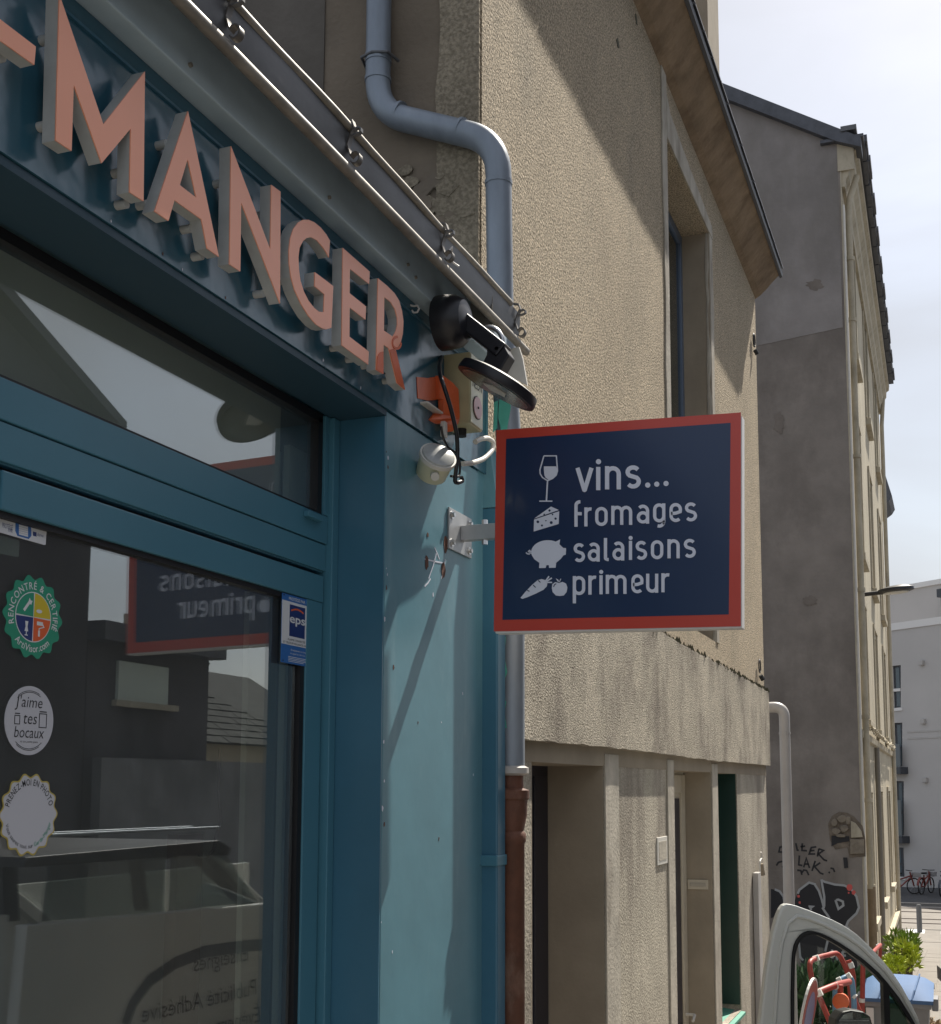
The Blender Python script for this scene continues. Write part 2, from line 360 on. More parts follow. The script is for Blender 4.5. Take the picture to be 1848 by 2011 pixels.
# ================================================================== SETTING: ground
def gz(y):
    if y <= 0: return 0.0
    if y < 40: return -.07 * y
    return -2.8
ys = [-30, -10, 0, 4, 8, 12, 16, 20, 24, 28, 32, 36, 40, 50, 60, 80, 140, 400]
m = MB()
vs = []; 
for y in ys: vs += [(-200, y, gz(y) - .14), (200, y, gz(y) - .14)]
m.add(vs, [(2 * i, 2 * i + 1, 2 * i + 3, 2 * i + 2) for i in range(len(ys) - 1)])
struct(m.build('road', ASPHALT))
m = MB()
for a, b in zip(ys[1:12], ys[2:13]):
    m.add([(-9, a, gz(a)), (1.0, a, gz(a)), (1.0, b, gz(b)), (-9, b, gz(b)), (-9, a, gz(a) - .2), (1.0, a, gz(a) - .2), (1.0, b, gz(b) - .2), (-9, b, gz(b) - .2)],
          [(0, 1, 2, 3), (1, 5, 6, 2), (0, 4, 5, 1), (3, 2, 6, 7)])
pavement = struct(m.build('pavement', PAVE))
y = 2.0; slab = None
while y < 36:
    q = MB(); L = 1.0
    q.box(1.005, 1.13, y + .006, y + L - .006, -.2, .012, lambda p: (p[0], p[1], gz(p[1]) + p[2]))
    if True:
        o = q.build('kerb_stone', KERB, pavement, bev=.01)
    y += L
# paving slabs of the pavement far away: joints with real depth
for j in range(14):
    for i in range(5):
        y0 = 13 + j * 1.6; x0 = -1.25 + i * .41
        q = MB(); q.box(x0 + .01, x0 + .39, y0 + .01, y0 + 1.57, -.02, .01 + .003 * random.random(), lambda p: (p[0], p[1], gz(p[1]) + p[2]))
        q.build('paving_slab', PAVE, pavement)
m = MB(); m.box(-40, 40, 40.0, 53, -2.81, -2.79); struct(m.build('tram_square', PAVE))
m = MB(); m.box(-40, 40, 53, 61, -2.80, -2.77); struct(m.build('far_asphalt', ASPHALT))
rails = thing('tram_track', 'steel tram rails crossing the paved square beyond the bollard', 'tram track', (0, 47, -2.79))
for yy in (45.2, 46.64, 49.2, 50.64):
    q = MB(); q.box(-30, 30, yy, yy + .09, -2.79, -2.765); q.build('rail', SKIN_D, rails)
for i in range(9):
    q = MB(); q.box(-5 + i * 1.1, -4.4 + i * 1.1, 42.2, 43.3, -2.79, -2.782)
    o = q.build('zebra_stripe', PAINT_W, ORIG and rails) if False else q.build('road_marking', PAINT_W); struct(o)

# ================================================================== SHOPFRONT
shop = thing('shopfront', 'blue painted shopfront with recessed glass door and long fascia under a zinc gutter', 'shop', (-1.5, 2.5, -.1))
XF = -1.5; XD = -1.66; YJ = 3.10; YE = 3.83
q = MB(); q.box(XF - .25, XF, YJ, YE, -.5, 2.978); pil = q.build('pilaster', BLUE_OLD, shop, bev=.004)
q = MB(); q.box(XF - .02, XF + .006, -3, YE + .06, 2.982, 3.366); q.build('fascia_panel', BLUE_SHEET, shop)
q = MB(); q.box(XF - .25, XF - .021, -3, YE, 2.982, 3.37); q.build('fascia_box', BLUE, shop)
q = MB(); q.box(XF - .25, XF - .003, YE, YE + .10, -.5, 3.36); q.build('corner_return', BLUE_OLD, shop)
q = MB(); q.box(XF - .16, XF + .001, -3, YJ + .0, 2.962, 2.980); q.build('soffit_board', mat('soffit_blue_darkened', (.022, .06, .09), .5), shop)  # shop blue darkened in its colour against light bounced up from the pavement
q = MB(); q.box(XF - .2, XF + .06, -3, YE + .12, 3.367, 3.62)
q.build('cornice_sheet', BLUE_SILL, shop, bev=.004)
q = MB(); q.ribbon([(y_, 3.325) for y_ in (-3, YE + .02)], .003, .006, .012, fx(XF)); q.build('fascia_bead', BLUE, shop)
for (a, b) in ((790, 340 * .7464),):
    pass
for (cx_, cy_) in ((372, 128), (645, 388), (815, 545), (800, 520)):
    p = onx(cx_, cy_, XF + .06); q = MB(); q.cyl((XF + .058, p.y, p.z), (XF + .066, p.y, p.z), .005, 8); q.build('rivet', ZINC_RIM, shop)
p = onx(806, 608, XF + .006)
q = MB(); q.tube([(XF + .002, p.y, p.z + .015)] + [(XF + .022 + .012 * math.cos(t), p.y + .002, p.z + .012 * math.sin(t)) for t in [R(a) for a in (120, 60, 0, -60, -120, -170)]], .003, 6)
q.build('hook_screw', BWHITE, shop, smooth=True)
# jamb (return of the opening) and frames
q = MB(); q.box(XD - .06, XF - .001, YJ - .006, YJ - .0005, -.5, 2.961)
q.build('jamb_board', BLUE, shop)
q = MB(); q.box(XD - .04, XD + .016, 3.057, YJ - .008, -.5, 2.960); q.build('corner_strip', BLUE_ALU, shop, bev=.003)
# transom window
ZT0, ZT1 = 2.675, 2.955
tr = MB(); YG0 = .4; YG1 = 3.03
tw = MB(); tw.box(XD - .05, XD, YG0, 3.056, 2.588, 2.668); 
tframe = tw.build('transom_frame', BLUE_ALU, shop, bev=.002)
q = MB(); q.box(XD - .05, XD, YG1 + .004, 3.056, 2.670, 2.961); q.build('frame_stile', BLUE_ALU, tframe, bev=.002)
q = MB(); q.box(XD - .05, XD - .012, YG0, 3.055, 2.506, 2.584); q.build('frame_rail', BLUE_ALU, tframe, bev=.002)
q = MB(); q.box(XD - .05, XD - .004, YG0, 3.055, 2.588 - .078, 2.588 - .003); q.build('frame_rail', BLUE_ALU, tframe, bev=.002)
q = MB(); q.box(XD - .045, XD - .008, YG0, YG1 + .003, 2.669, 2.676); q.box(XD - .045, XD - .008, YG1 - .022, YG1 + .003, 2.676, 2.95); q.box(XD - .045, XD - .008, YG0, YG1 + .003, 2.938, 2.961)
q.build('gasket', RUBBER, tframe)
q = MB(); q.box(XD - .026, XD - .021, YG0, YG1 - .02, 2.672, 2.945); q.build('pane', GLASS, tframe)
p = onx(620, 1020, XD); q = MB(); q.box(XD, XD + .018, p.y - .07, p.y + .01, p.z - .006, p.z + .010); q.build('drip_cap', BLUE_ALU, tframe, bev=.002)
# door leaf
dz1 = 2.494
door = MB(); door.box(XD - .055, XD - .004, 1.79, 3.046, 2.418, dz1)
dr = door.build('door', BLUE_ALU, shop, bev=.003)
q = MB(); q.box(XD - .055, XD - .006, 2.958, 3.0455, -.02, 2.4175); q.build('door_stile', BLUE_ALU, dr, bev=.003)
q = MB(); q.box(XD - .055, XD - .006, 1.70, 1.788, -.02, 2.494); q.build('door_stile', BLUE_ALU, dr, bev=.003)
q = MB(); q.box(XD - .055, XD - .007, 1.79, 2.957, -.02, .16); q.build('door_rail', BLUE_ALU, dr, bev=.003)
q = MB(); q.box(XD - .05, XD - .012, 1.788, 2.958, 2.405, 2.4178); q.box(XD - .05, XD - .012, 2.936, 2.958, .16, 2.405); q.box(XD - .05, XD - .012, 1.788, 1.794, .16, 2.405)
q.build('gasket', RUBBER, dr)
q = MB(); q.box(XD - .030, XD - .024, 1.79, 2.93, .16, 2.410); q.build('pane', GLASS, dr)
q = MB(); q.box(XD - .06, XD - .03, .4, 3.05, 2.494, 2.508); q.build('shadow_gap', RUBBER, shop)
# left fixed window beyond the door (partly outside the frame)
q = MB(); q.box(XD - .05, XD - .004, .4, 1.68, 2.418, 2.494); q.box(XD - .05, XD - .004, .4, 1.68, .0, .35)
lw = q.build('window_frame', BLUE_ALU, shop)
q = MB(); q.box(XD - .030, XD - .024, .4, 1.68, .35, 2.42); q.build('pane', GLASS, lw)
q = MB(); q.box(XF - .25, XF, -3, .4, -.5, 2.98); q.build('pilaster', BLUE, shop)
# plinth under frames and the shop body with its room
q = MB(); q.box(XD - .3, XD + .02, .4, YJ, -.5, -.03); q.build('threshold', KERB, shop)
room = MB(); room.box(-6.2, -6.1, -3, 4.0, -.5, 3.2); room.box(-6.1, -1.75, -3.1, -3, -.5, 3.2); room.box(-6.1, -1.72, 3.95, 4.02, -.5, 3.2)
room.build('room_wall', INT_W, shop)
q = MB(); q.box(-6.1, -1.72, -3, 3.95, -.12, -.03); q.build('room_floor', INT_W, shop)
q = MB(); q.box(-6.1, -1.76, -3, 3.94, 3.0, 3.1); q.build('room_ceiling', INT_W, shop)
q = MB(); q.box(-6.2, -1.55, -3, 4.05, 3.5, 3.60); q.build('flat_roof', ZINC, shop)
for (pa, pb, z0, z1, mm, xx) in ((483, 540, -.03, 3.0, INT_P, -2.05), (556, 592, -.03, 2.9, INT_P, -1.80)):
    ya = onx(pa, 1500, xx).y; yb = onx(pb, 1500, xx).y
    q = MB(); q.box(xx - .02, xx, ya, yb, z0, z1); q.build('inner_board', mm, shop)
q = MB(); q.box(-1.82, -1.80, .4, 3.02, 2.56, 3.0); q.build('added_header_board', mat('added_header_pale', (.72, .74, .62), .8), shop)  # pale board added behind the transom to lighten its dark upper band
ya = onx(345, 1800, -2.3).y; yb = onx(395, 1800, -2.3).y
q = MB(); q.box(-2.34, -2.3, ya, yb, -.03, 1.75); q.build('inner_curtain', INT_B, shop)
ca = [onx(a, b, -2.0) for a, b in ((432, 1470), (428, 1560), (436, 1610), (424, 1640), (420, 1670), (405, 1685), (390, 1680))]
q = MB(); q.tube(fillet(ca, .05), .004, 6); q.build('hanging_cord', TXT_K, shop, smooth=True)

# gutter: its own thing, hung on the cornice
gut = thing('zinc_gutter', 'weathered zinc gutter with two beaded rims running above the blue fascia', 'gutter', (-1.4, 2, 3.4))
XG = -1.36; GY1 = 3.90
prof = [(XG - .070, 3.55), (XG - .062, 3.50), (XG - .045, 3.455), (XG - .018, 3.425), (XG - .004, 3.47), (XG, 3.535)]
q = MB(); q.add([(x, y_, z) for y_ in (-3, GY1 - .03) for x, z in prof] , [(i, i + 1, i + 7, i + 6) for i in range(5)]); q.add([(x - .003, y_, z + .002) for y_ in (-3, GY1 - .03) for x, z in prof], [(i, i + 6, i + 7, i + 1) for i in range(5)])
q.build('trough', ZINC, gut, smooth=True)
def wob(y_, k): return .0025 * math.sin(y_ * 5.1 + k) + .0015 * math.sin(y_ * 13 + k)
yy = [-3 + .1 * i for i in range(60)] + [3.0 + .05 * i for i in range(0, 18)]
yy = sorted(set([v for v in yy if v <= GY1 - .13] ))
q = MB(); q.tube([(XG + wob(v, 0), v, 3.537 + wob(v, 2)) for v in yy] + [(XG, 3.77, 3.537)], .0105, 10); q.build('top_bead', ZINC_RIM, gut, smooth=True)
q = MB(); q.tube([(XG + .004 + wob(v, 1), v, 3.418 + wob(v, 4)) for v in yy] + [(XG + .004, 3.92, 3.418)], .0145, 10); q.build('bottom_bead', ZINC_RIM, gut, smooth=True)
q = MB(); q.box(XG - .08, XG - .002, 3.60, 3.602, 3.40, 3.53); q.build('seam', ZINC_RIM, gut)
for px_, py_ in ((430, 0), (683, 232), (868, 442), (1012, 596)):
    p = onx(px_, py_, XG); y0 = p.y
    if px_ == 430: y0 = onx(455, 12, XG).y - .02
    # strap wrapped over the bead, ending in a curl
    pr = [(XG - .012, 3.56), (XG + .010, 3.553), (XG + .016, 3.535), (XG + .006, 3.515), (XG - .002, 3.49), (XG + .006, 3.465)] + [(XG + .020 + .013 * math.cos(R(a)), 3.452 + .015 * math.sin(R(a))) for a in range(150, -160, -30)]
    q = MB(); q.ribbon(pr, .0018, y0, y0 + .018, lambda u, v, w: Vector((u, w, v)))
    st = q.build('gutter_strap', STRAP, gut, smooth=True)
    q = MB(); q.ribbon([(XG + .012, 3.528), (XG + .026, 3.533), (XG + .034, 3.528), (XG + .034, 3.520), (XG + .026, 3.516), (XG + .01, 3.514)], .0016, y0 + .003, y0 + .015, lambda u, v, w: Vector((u, w, v)))
    q.build('strap_tongue', ZINC, st, smooth=True)
p = onx(882, 500, XG + .01); q = MB(); q.tube([(XG + .01, p.y - .012, p.z), (XG + .02, p.y, p.z + .022), (XG + .012, p.y + .016, p.z + .004), (XG + .01, p.y + .008, p.z - .014), (XG + .03, p.y + .028, p.z - .028)], .0028, 6)
q.build('loose_wire', BWHITE, gut, smooth=True)

# ------------------------------------------------------------------ raised letters of the shop name
XL = -1.44
def lmap(pts, ox, oy, k): return [(onx(ox + a * k, oy + b * k, XL).y, onx(ox + a * k, oy + b * k, XL).z) for a, b in pts]
c1 = (0, 0, .2079); c2 = (283.6, 209.0, .2079); c3 = (537.4, 418.0, .18556)
LET = {
 '-': (c1, [(-260, -30), (0, 180), (340, 440), (325, 612), (0, 380), (-260, 190)], [], [(-40, 400), (160, 500)]),
 'M': (c1, [(563, -52), (978, 1175), (1370, 675), (1357, 1900), (1225, 1815), (1237, 1212), (962, 1540), (698, 800), (677, 1425), (527, 1325)], [], [(600, 1150), (1290, 1600), (620, 330), (1320, 1900)]),
 'A': (c2, [(413, 45), (705, 1420), (593, 1340), (540, 1066), (285, 885), (228, 1080), (97, 990)], [[(410, 497), (335, 742), (490, 862)]], [(330, 330), (150, 900), (560, 1130), (660, 1390)]),
 'N': (c2, [(820, 375), (1190, 1352), (1200, 740), (1287, 805), (1282, 1860), (915, 905), (907, 1558), (805, 1490)], [], [(860, 700), (1250, 1000), (1230, 1750)]),
 'G': (c3, [(597, 295), (560, 230), (500, 155), (430, 98), (370, 73), (310, 73), (260, 102), (210, 170), (178, 270), (163, 400), (165, 530), (185, 680), (225, 820), (290, 960), (370, 1090), (450, 1180), (510, 1220), (560, 1232), (613, 1215), (632, 775), (438, 628), (435, 775), (538, 862), (530, 1050), (480, 1045), (430, 1005), (370, 930), (320, 830), (285, 720), (268, 600), (263, 470), (275, 370), (310, 300), (350, 265), (400, 258), (460, 290), (520, 360), (560, 420), (585, 470)], [], [(480, 220), (230, 700), (560, 1140)]),
 'E': (c3, [(733, 370), (1018, 622), (1012, 752), (808, 590), (805, 850), (978, 990), (973, 1130), (805, 1000), (803, 1310), (1008, 1468), (1003, 1605), (722, 1400)], [], [(780, 800), (940, 1050), (800, 1410), (960, 1530)]),
 'R': (c3, [(1105, 692), (1200, 770), (1280, 850), (1330, 930), (1360, 1040), (1375, 1150), (1368, 1280), (1345, 1375), (1292, 1462), (1387, 1872), (1305, 1800), (1218, 1432), (1165, 1395), (1158, 1705), (1085, 1660)], [[(1172, 890), (1240, 945), (1285, 1020), (1308, 1110), (1310, 1180), (1295, 1250), (1262, 1310), (1168, 1245)]], [(1140, 1000), (1330, 1200), (1120, 1600), (1340, 1760)]),
}
LAB = {'-': 'salmon raised hyphen cut off by the left edge before the letter M', 'M': 'salmon raised capital M on the blue fascia', 'A': 'salmon raised capital A between M and N', 'N': 'salmon raised capital N between A and G', 'G': 'salmon raised capital G between N and E', 'E': 'salmon raised capital E between G and R', 'R': 'salmon raised capital R with orange film on its lower legs'}
for ch, (c, poly, holes, studs) in LET.items():
    P = lmap(poly, *c); H = [lmap(h, *c) for h in holes]
    cy_ = sum(a for a, b in P) / len(P); cz_ = min(b for a, b in P)
    t = thing('sign_letter', LAB[ch], 'letter', (XL, cy_, cz_), 'raised letters on the fascia')
    q = MB(); q.prism(P, -.030, -.003, fx(XL), H); q.build('letter_body', LSIDE, t)
    q = MB(); q.prism(P, -.0025, 0, fx(XL), H); q.build('letter_face', SALMON, t)
    for a, b in studs:
        p = onx(c[0] + a * c[2], c[1] + b * c[2], XL)
        q = MB(); q.cyl((XF + .006, p.y, p.z), (XL - .03, p.y, p.z), .009, 14); q.build('spacer', LSIDE, t, smooth=True)
    if ch == 'R':
        for k, pp in enumerate(([(1158, 1470), (1125, 1475), (1095, 1520), (1084, 1660), (1150, 1700), (1158, 1703)], [(1222, 1450), (1262, 1440), (1292, 1465), (1387, 1872), (1305, 1800)])):
            q = MB(); q.prism(lmap(pp, *c), .0005, .0016, fx(XL)); q.build('orange_film', ORANGE, t)
        rp = lmap([(1300 + 45 * math.cos(R(a)), 1375 + 62 * math.sin(R(a))) for a in range(0, 300, 20)], *c)
        q = MB(); q.ribbon(rp, .0035, .001, .0022, fx(XL)); q.build('orange_film', ORANGE, t)
q = MB(); q.tube([onx(755, 733, XF + .03), onx(762, 738, XF + .03), onx(770, 752, XF + .03), onx(774, 760, XF + .02)], .0025, 6)
tag(q.build('thin_cable', TXT_K, None, smooth=True), 'thin black cable end hanging under the letter R', 'cable')

# ================================================================== WALL LAMP, BOXES, CABLES on the pilaster top
def c3p(a, b): return ((1000 + a / 4.107) * .7464, (700 + b / 4.107) * .7464)
def c2p(a, b): return ((1050 + a / 1.945) * .7464, (700 + b / 1.945) * .7464)
lamp = thing('wall_lamp', 'black swivel floodlight with dusty round head above the projecting sign', 'lamp', (-1.45, 3.6, 3.2))
pb = onx(*c3p(880, 590), -1.37); by, bz = pb.y, pb.z
q = MB(); q.tube([(XF + .058, by, bz), (XF + .085, by, bz), (XF + .120, by, bz), (XF + .145, by, bz), (XF + .152, by, bz)], .1, 36, True, [.084, .084, .080, .062, .03]); q.build('base', BLACKP, lamp, smooth=True)
HY = by + .02
pj = ony(*c3p(1290, 900), HY); ph = ony(*c3p(1265, 1305), HY)
pj0 = ony(*c3p(960, 640), HY)
d = (pj - pj0); L_ = d.length; d.normalize(); e2 = Vector((0, 1, 0)); e3 = d.cross(e2)
def armf(a, b, c): return pj0 + d * a + e2 * b + e3 * c
q = MB(); q.box(-.02, L_ + .02, -.03, .03, -.024, .024, lambda p: armf(*p)); q.build('arm', BLACKP, lamp, bev=.006)
pe = ony(*c3p(1290, 1140), HY)
hd = (ph - pj).normalized()
pk = [ony(*c3p(a, b), HY) for a, b in ((1190, 800), (1290, 850), (1360, 870), (1425, 985), (1330, 1150), (1120, 1110), (1180, 985))]
q = MB(); q.prism([(p.x, p.z) for p in pk], -.028, .028, lambda u, v, w: Vector((u, HY + .004 + w, v))); yk = q.build('yoke', BLACKP, lamp, bev=.004)
pq = ony(*c3p(1295, 925), HY); q = MB(); q.cyl((pq.x, HY - .030, pq.z), (pq.x, HY - .024, pq.z), .006, 12); q.build('screw', STEEL, yk)
e1 = (ony(*c3p(1640, 1500), HY) - ony(*c3p(890, 1110), HY)); rad = e1.length / 2; e1.normalize()
en = Vector((0, 1, -.10)); en = (en - e1 * en.dot(e1)).normalized(); nn = Vector((.50, .06, .86)).normalized()
hc = (ony(*c3p(1640, 1500), HY) + ony(*c3p(890, 1110), HY)) / 2
q = MB(); q.tube([hc - nn * .008, hc + nn * .0, hc + nn * .022, hc + nn * .030], rad, 48, True, [rad * .985, rad, rad * .97, rad * .8]); hd_ = q.build('lamp_head', BLACKP, lamp, smooth=True)
q = MB(); q.cyl(hc - nn * .0095, hc - nn * .0075, rad * .86, 40); q.build('lens', LENS, hd_)
q = MB()
for i in range(40):
    a0 = 2 * math.pi * i / 40
    pass
q.cyl(hc - nn * .0125, hc - nn * .0096, rad * .33, 5); q.build('emitter', PVC_W, hd_)
pts = [ony(*c3p(a, b), HY + .05) for a, b in ((1105, 680), (1160, 660), (1220, 662), (1280, 705), (1325, 775), (1325, 850))]
q = MB(); rr_ = fillet(pts, .04, 5); q.tube(rr_, .0075, 10)
fc = q.build('flexible_conduit', STEEL, lamp, smooth=True)
# white bracket plate behind the lamp
pw = [ony(*c3p(a, b), 3.80) for a, b in ((1390, 900), (1500, 870), (1540, 1000), (1590, 1290), (1300, 1130), (1420, 1000))]
q = MB(); q.prism([(p.x, p.z) for p in pw], 0, .01, lambda u, v, w: Vector((u, 3.80 + w, v))); tag(q.build('grey_plate', PVC_W, None), 'pale bent metal plate behind the floodlight yoke', 'plate')

# beige box marked NEON
nb0 = onx(*c3p(700, 1000), XF); nb1 = onx(*c3p(860, 1780), XF)
bx = -1.405; y0 = nb0.y; fz1 = onx(*c3p(970, 1235), bx); yb = fz1.y
y1 = onx(*c3p(1105, 1500), bx).y; z0 = onx(*c3p(975, 1700), bx).z; z1 = z0 + .235
box = thing('neon_switch_box', 'beige switch box marked NEON with a round pink button', 'switch box', (bx, yb, z0))
q = MB(); q.box(XF + .001, bx, yb, y1, z0, z1); q.build('housing', IVORY, box, bev=.004)
q = MB(); q.box(bx, bx + .003, yb + .004, y1 - .004, z0 + .005, z1 - .005); q.build('cover', IVORY_F, box, bev=.001)
ct = (yb + y1) / 2
q = MB(); q.cyl((bx + .003, ct, z0 + .065), (bx + .005, ct, z0 + .065), .038, 28); q.build('ring', TXT_K, box)
q = MB(); q.cyl((bx + .004, ct, z0 + .065), (bx + .0075, ct, z0 + .065), .035, 28); q.build('button', PINK, box)
q = MB(); q.cyl((bx + .0075, ct, z0 + .065), (bx + .010, ct, z0 + .065), .004, 12); q.build('lock', TXT_K, box)
q = MB(); text_into(q, 'NEON', yb + .014, z0 + .125, (y1 - yb) - .028, fx(bx), .0042, height=.034); q.build('lettering', TXT_K, box)
q = MB(); q.cyl((XF + .045, ct, z0 - .025), (XF + .045, ct, z0), .016, 12); q.build('cable_gland', TXT_K, box)
# orange taped box
def pxz(a, b, x): return onx(*c3p(a, b), x)
ot = thing('taped_junction_box', 'small grey junction box wrapped in bright orange tape beside the NEON box', 'junction box', pxz(600, 1500, XF))
a = pxz(500, 1445, -1.46); b = pxz(685, 1590, -1.46)
q = MB(); q.box(XF + .002, -1.468, a.y + .03, b.y + .02, b.z + .01, a.z); q.build('housing', PVC_W, ot, bev=.004)
P = [(pxz(u, v, XF + .004).y, pxz(u, v, XF + .004).z) for u, v in ((385, 1200), (500, 1212), (640, 1190), (680, 1440), (500, 1455), (395, 1430))]
q = MB(); q.prism(P, .0065, .0085, fx(XF)); q.build('orange_tape', ORANGE, ot)
tp = [(640, 1180), (690, 1185), (790, 1260), (850, 1330), (858, 1500), (866, 1640), (850, 1700), (815, 1740), (790, 1790), (720, 1705), (660, 1700), (590, 1690), (540, 1660), (590, 1590), (690, 1590), (690, 1440), (650, 1430)]
gx = lambda u: XF + .012 + .05 * max(0, min(1, (u - 600) / 240))
q = MB(); n_ = len(tp); fr = [pxz(u, v, gx(u)) for u, v in tp]
tr_ = tessellate_polygon([[Vector((u, v, 0)) for u, v in tp]])
q.add([p for p in fr] + [p - Vector((.02, 0, 0)) for p in fr], [tuple(t) for t in tr_] + [tuple(i + n_ for i in t[::-1]) for t in tr_] + [(i, (i + 1) % n_, (i + 1) % n_ + n_, i + n_) for i in range(n_)])
q.build('orange_tape', ORANGE, ot, bev=.002)
q = MB(); p = pxz(690, 1750, -1.47); q.box(p.x - .008, p.x + .008, p.y - .012, p.y + .012, p.z - .03, p.z + .02); q.build('plug', PVC_W, ot, bev=.003)
# round junction box
jc = onx(*c2p(195, 985), -1.43)
ax = Vector((.55, -.55, .55)).normalized()
jb = thing('round_junction_box', 'round white junction box with clear lid hanging from black cables', 'junction box', jc)
q = MB(); q.tube([jc - ax * .068, jc - ax * .062, jc], .05, 32, True, [.043, .048, .053]); q.build('cup', IVORY_F, jb, smooth=True)
q = MB(); q.tube([jc, jc + ax * .012], .056, 32, True, [.058, .057]); q.build('rim', PVC_W, jb, smooth=True)
q = MB(); q.tube([jc + ax * .0115, jc + ax * .017, jc + ax * .022, jc + ax * .024], .05, 32, True, [.052, .050, .035, .008]); q.build('lid', mat('clear_grey_lid', (.40, .41, .40), .22, var=.2, vscale=18), jb, smooth=True)
p = jc - ax * .04 + Vector((.02, -.035, -.03)); q = MB(); q.cyl(p, p + Vector((.008, -.014, -.01)), .013, 14); q.build('gland', PVC_W, jb)
# cables
ck = [onx(*c3p(a, b), x) for a, b, x in ((665, 985, -1.49), (640, 1080, -1.46), (650, 1190, -1.43), (700, 1330, -1.41), (755, 1500, -1.40), (800, 1680, -1.395), (830, 1820, -1.395))] + [onx(*c2p(a, b), -1.40) for a, b in ((300, 960), (292, 1040), (285, 1105), (300, 1110), (325, 1100), (318, 1080))]
q = MB(); q.tube(fillet(ck, .03), .0068, 10); tag(q.build('black_cable', BLACKP, None, smooth=True), 'thick black cable running down past the orange tape to the round box', 'cable')
ck = [onx(*c2p(a, b), -1.41) for a, b in ((215, 820), (225, 880), (250, 930), (300, 960), (312, 1010), (310, 1080), (265, 1075))]
q = MB(); q.tube(fillet(ck, .03), .004, 8); tag(q.build('black_cable', BLACKP, None, smooth=True), 'thinner black cable looped behind the round junction box', 'cable')
ck = [onx(*c2p(a, b), -1.42) for a, b in ((325, 1012), (380, 1008), (440, 985), (478, 940), (482, 900), (455, 880), (415, 885), (390, 900))]
q = MB(); q.tube(fillet(ck, .04), .0085, 10); tag(q.build('curved_conduit', PVC_W, None, smooth=True), 'short curved beige conduit between the junction box and the blue pipe', 'conduit')
# scars, screw holes and chipped paint on the pilaster
for a, b, r_ in ((145, 1375, .006), (140, 1515, .011), (225, 1555, .014), (238, 1420, .014)):
    p = onx(*c2p(a, b), XF); mmz = 2.2 if r_ > .01 else 1.2
    P = [(p.y + r_ * math.cos(R(t)) * (1 + .4 * random.random()), p.z + r_ * mmz * math.sin(R(t)) * (.7 + .5 * random.random())) for t in range(0, 360, 30)]
    q = MB(); q.prism(P, .0006, .0014, fx(XF)); q.build('chipped_patch', RUST, shop)
for a, b, c_, d_ in ((190, 1470, 150, 1600), (180, 1440, 205, 1500), (160, 1600, 130, 1640), (130, 1500, 225, 1520), (235, 1500, 215, 1600)):
    p, p2 = onx(*c2p(a, b), XF), onx(*c2p(c_, d_), XF)
    q = MB(); q.ribbon([(p.y, p.z), ((p.y + p2.y) / 2 + .004, (p.z + p2.z) / 2), (p2.y, p2.z)], .0022, .0005, .0011, fx(XF)); q.build('scratch', WVINYL, shop)

random.seed(5)
for k in range(26):
    if k < 12: y_, z_, x_ = YJ + random.uniform(.002, .02), random.uniform(1.2, 2.9), XF
    elif k < 20: y_, z_, x_ = random.uniform(3.15, 3.8), random.uniform(1.3, 2.6), XF
    else: y_, z_, x_ = random.uniform(1.8, 3.6), 2.985 + random.uniform(0, .012), XF + .006
    r_ = random.uniform(.0015, .0045)
    P = [(y_ + r_ * random.uniform(.5, 1.2) * math.cos(R(t)), z_ + r_ * random.uniform(.8, 2.6) * math.sin(R(t))) for t in range(0, 360, 45)]
    q = MB(); q.prism(P, .0003, .0009, fx(x_)); q.build('paint_chip', WVINYL if k % 3 else RUST, shop)
# ================================================================== PROJECTING SIGN
YS = 3.65
def sp(X, Y): p = ony(X, Y, YS); return (p.x, p.z)
def sw(u, v, w): return Vector((u, YS - w, v))
sg = thing('projecting_sign', 'navy projecting sign with red border listing vins, fromages, salaisons and primeur', 'sign', (-1.0, YS, 2.27))
C4 = [sp(975, 845), sp(1455, 810), sp(1455, 1230), sp(970, 1240)]
q = MB(); q.prism([(C4[0][0] + .001, C4[0][1] - .001), (C4[1][0] + .003, C4[1][1] - .010), (C4[2][0] + .003, C4[2][1] - .005), (C4[3][0] + .004, C4[3][1] - .006)], -.05, -.0015, sw); q.build('panel_box', WALU, sg, bev=.002)
q = MB(); q.prism(C4, -.001, .001, sw); q.build('red_border', RED, sg)
C5 = [sp(*c2p(549, 885)), sp(*c2p(1697, 803)), sp(*c2p(1688, 1783)), sp(*c2p(530, 1811))]
q = MB(); q.prism(C5, .0011, .0018, sw); q.build('navy_face', NAVY, sg)
def gp(a, b): return sp(1007.6 + a * .22214, 880.8 + b * .22214)
def gf(u, v, w): a, b = gp(u, v); return sw(a, b, w)
lvl = [0]
def stroke(mb, pts, s):
    lvl[0] += 1; mb.ribbon(pts, s, .0018, .0030 + (lvl[0] % 9) * .00012, gf)
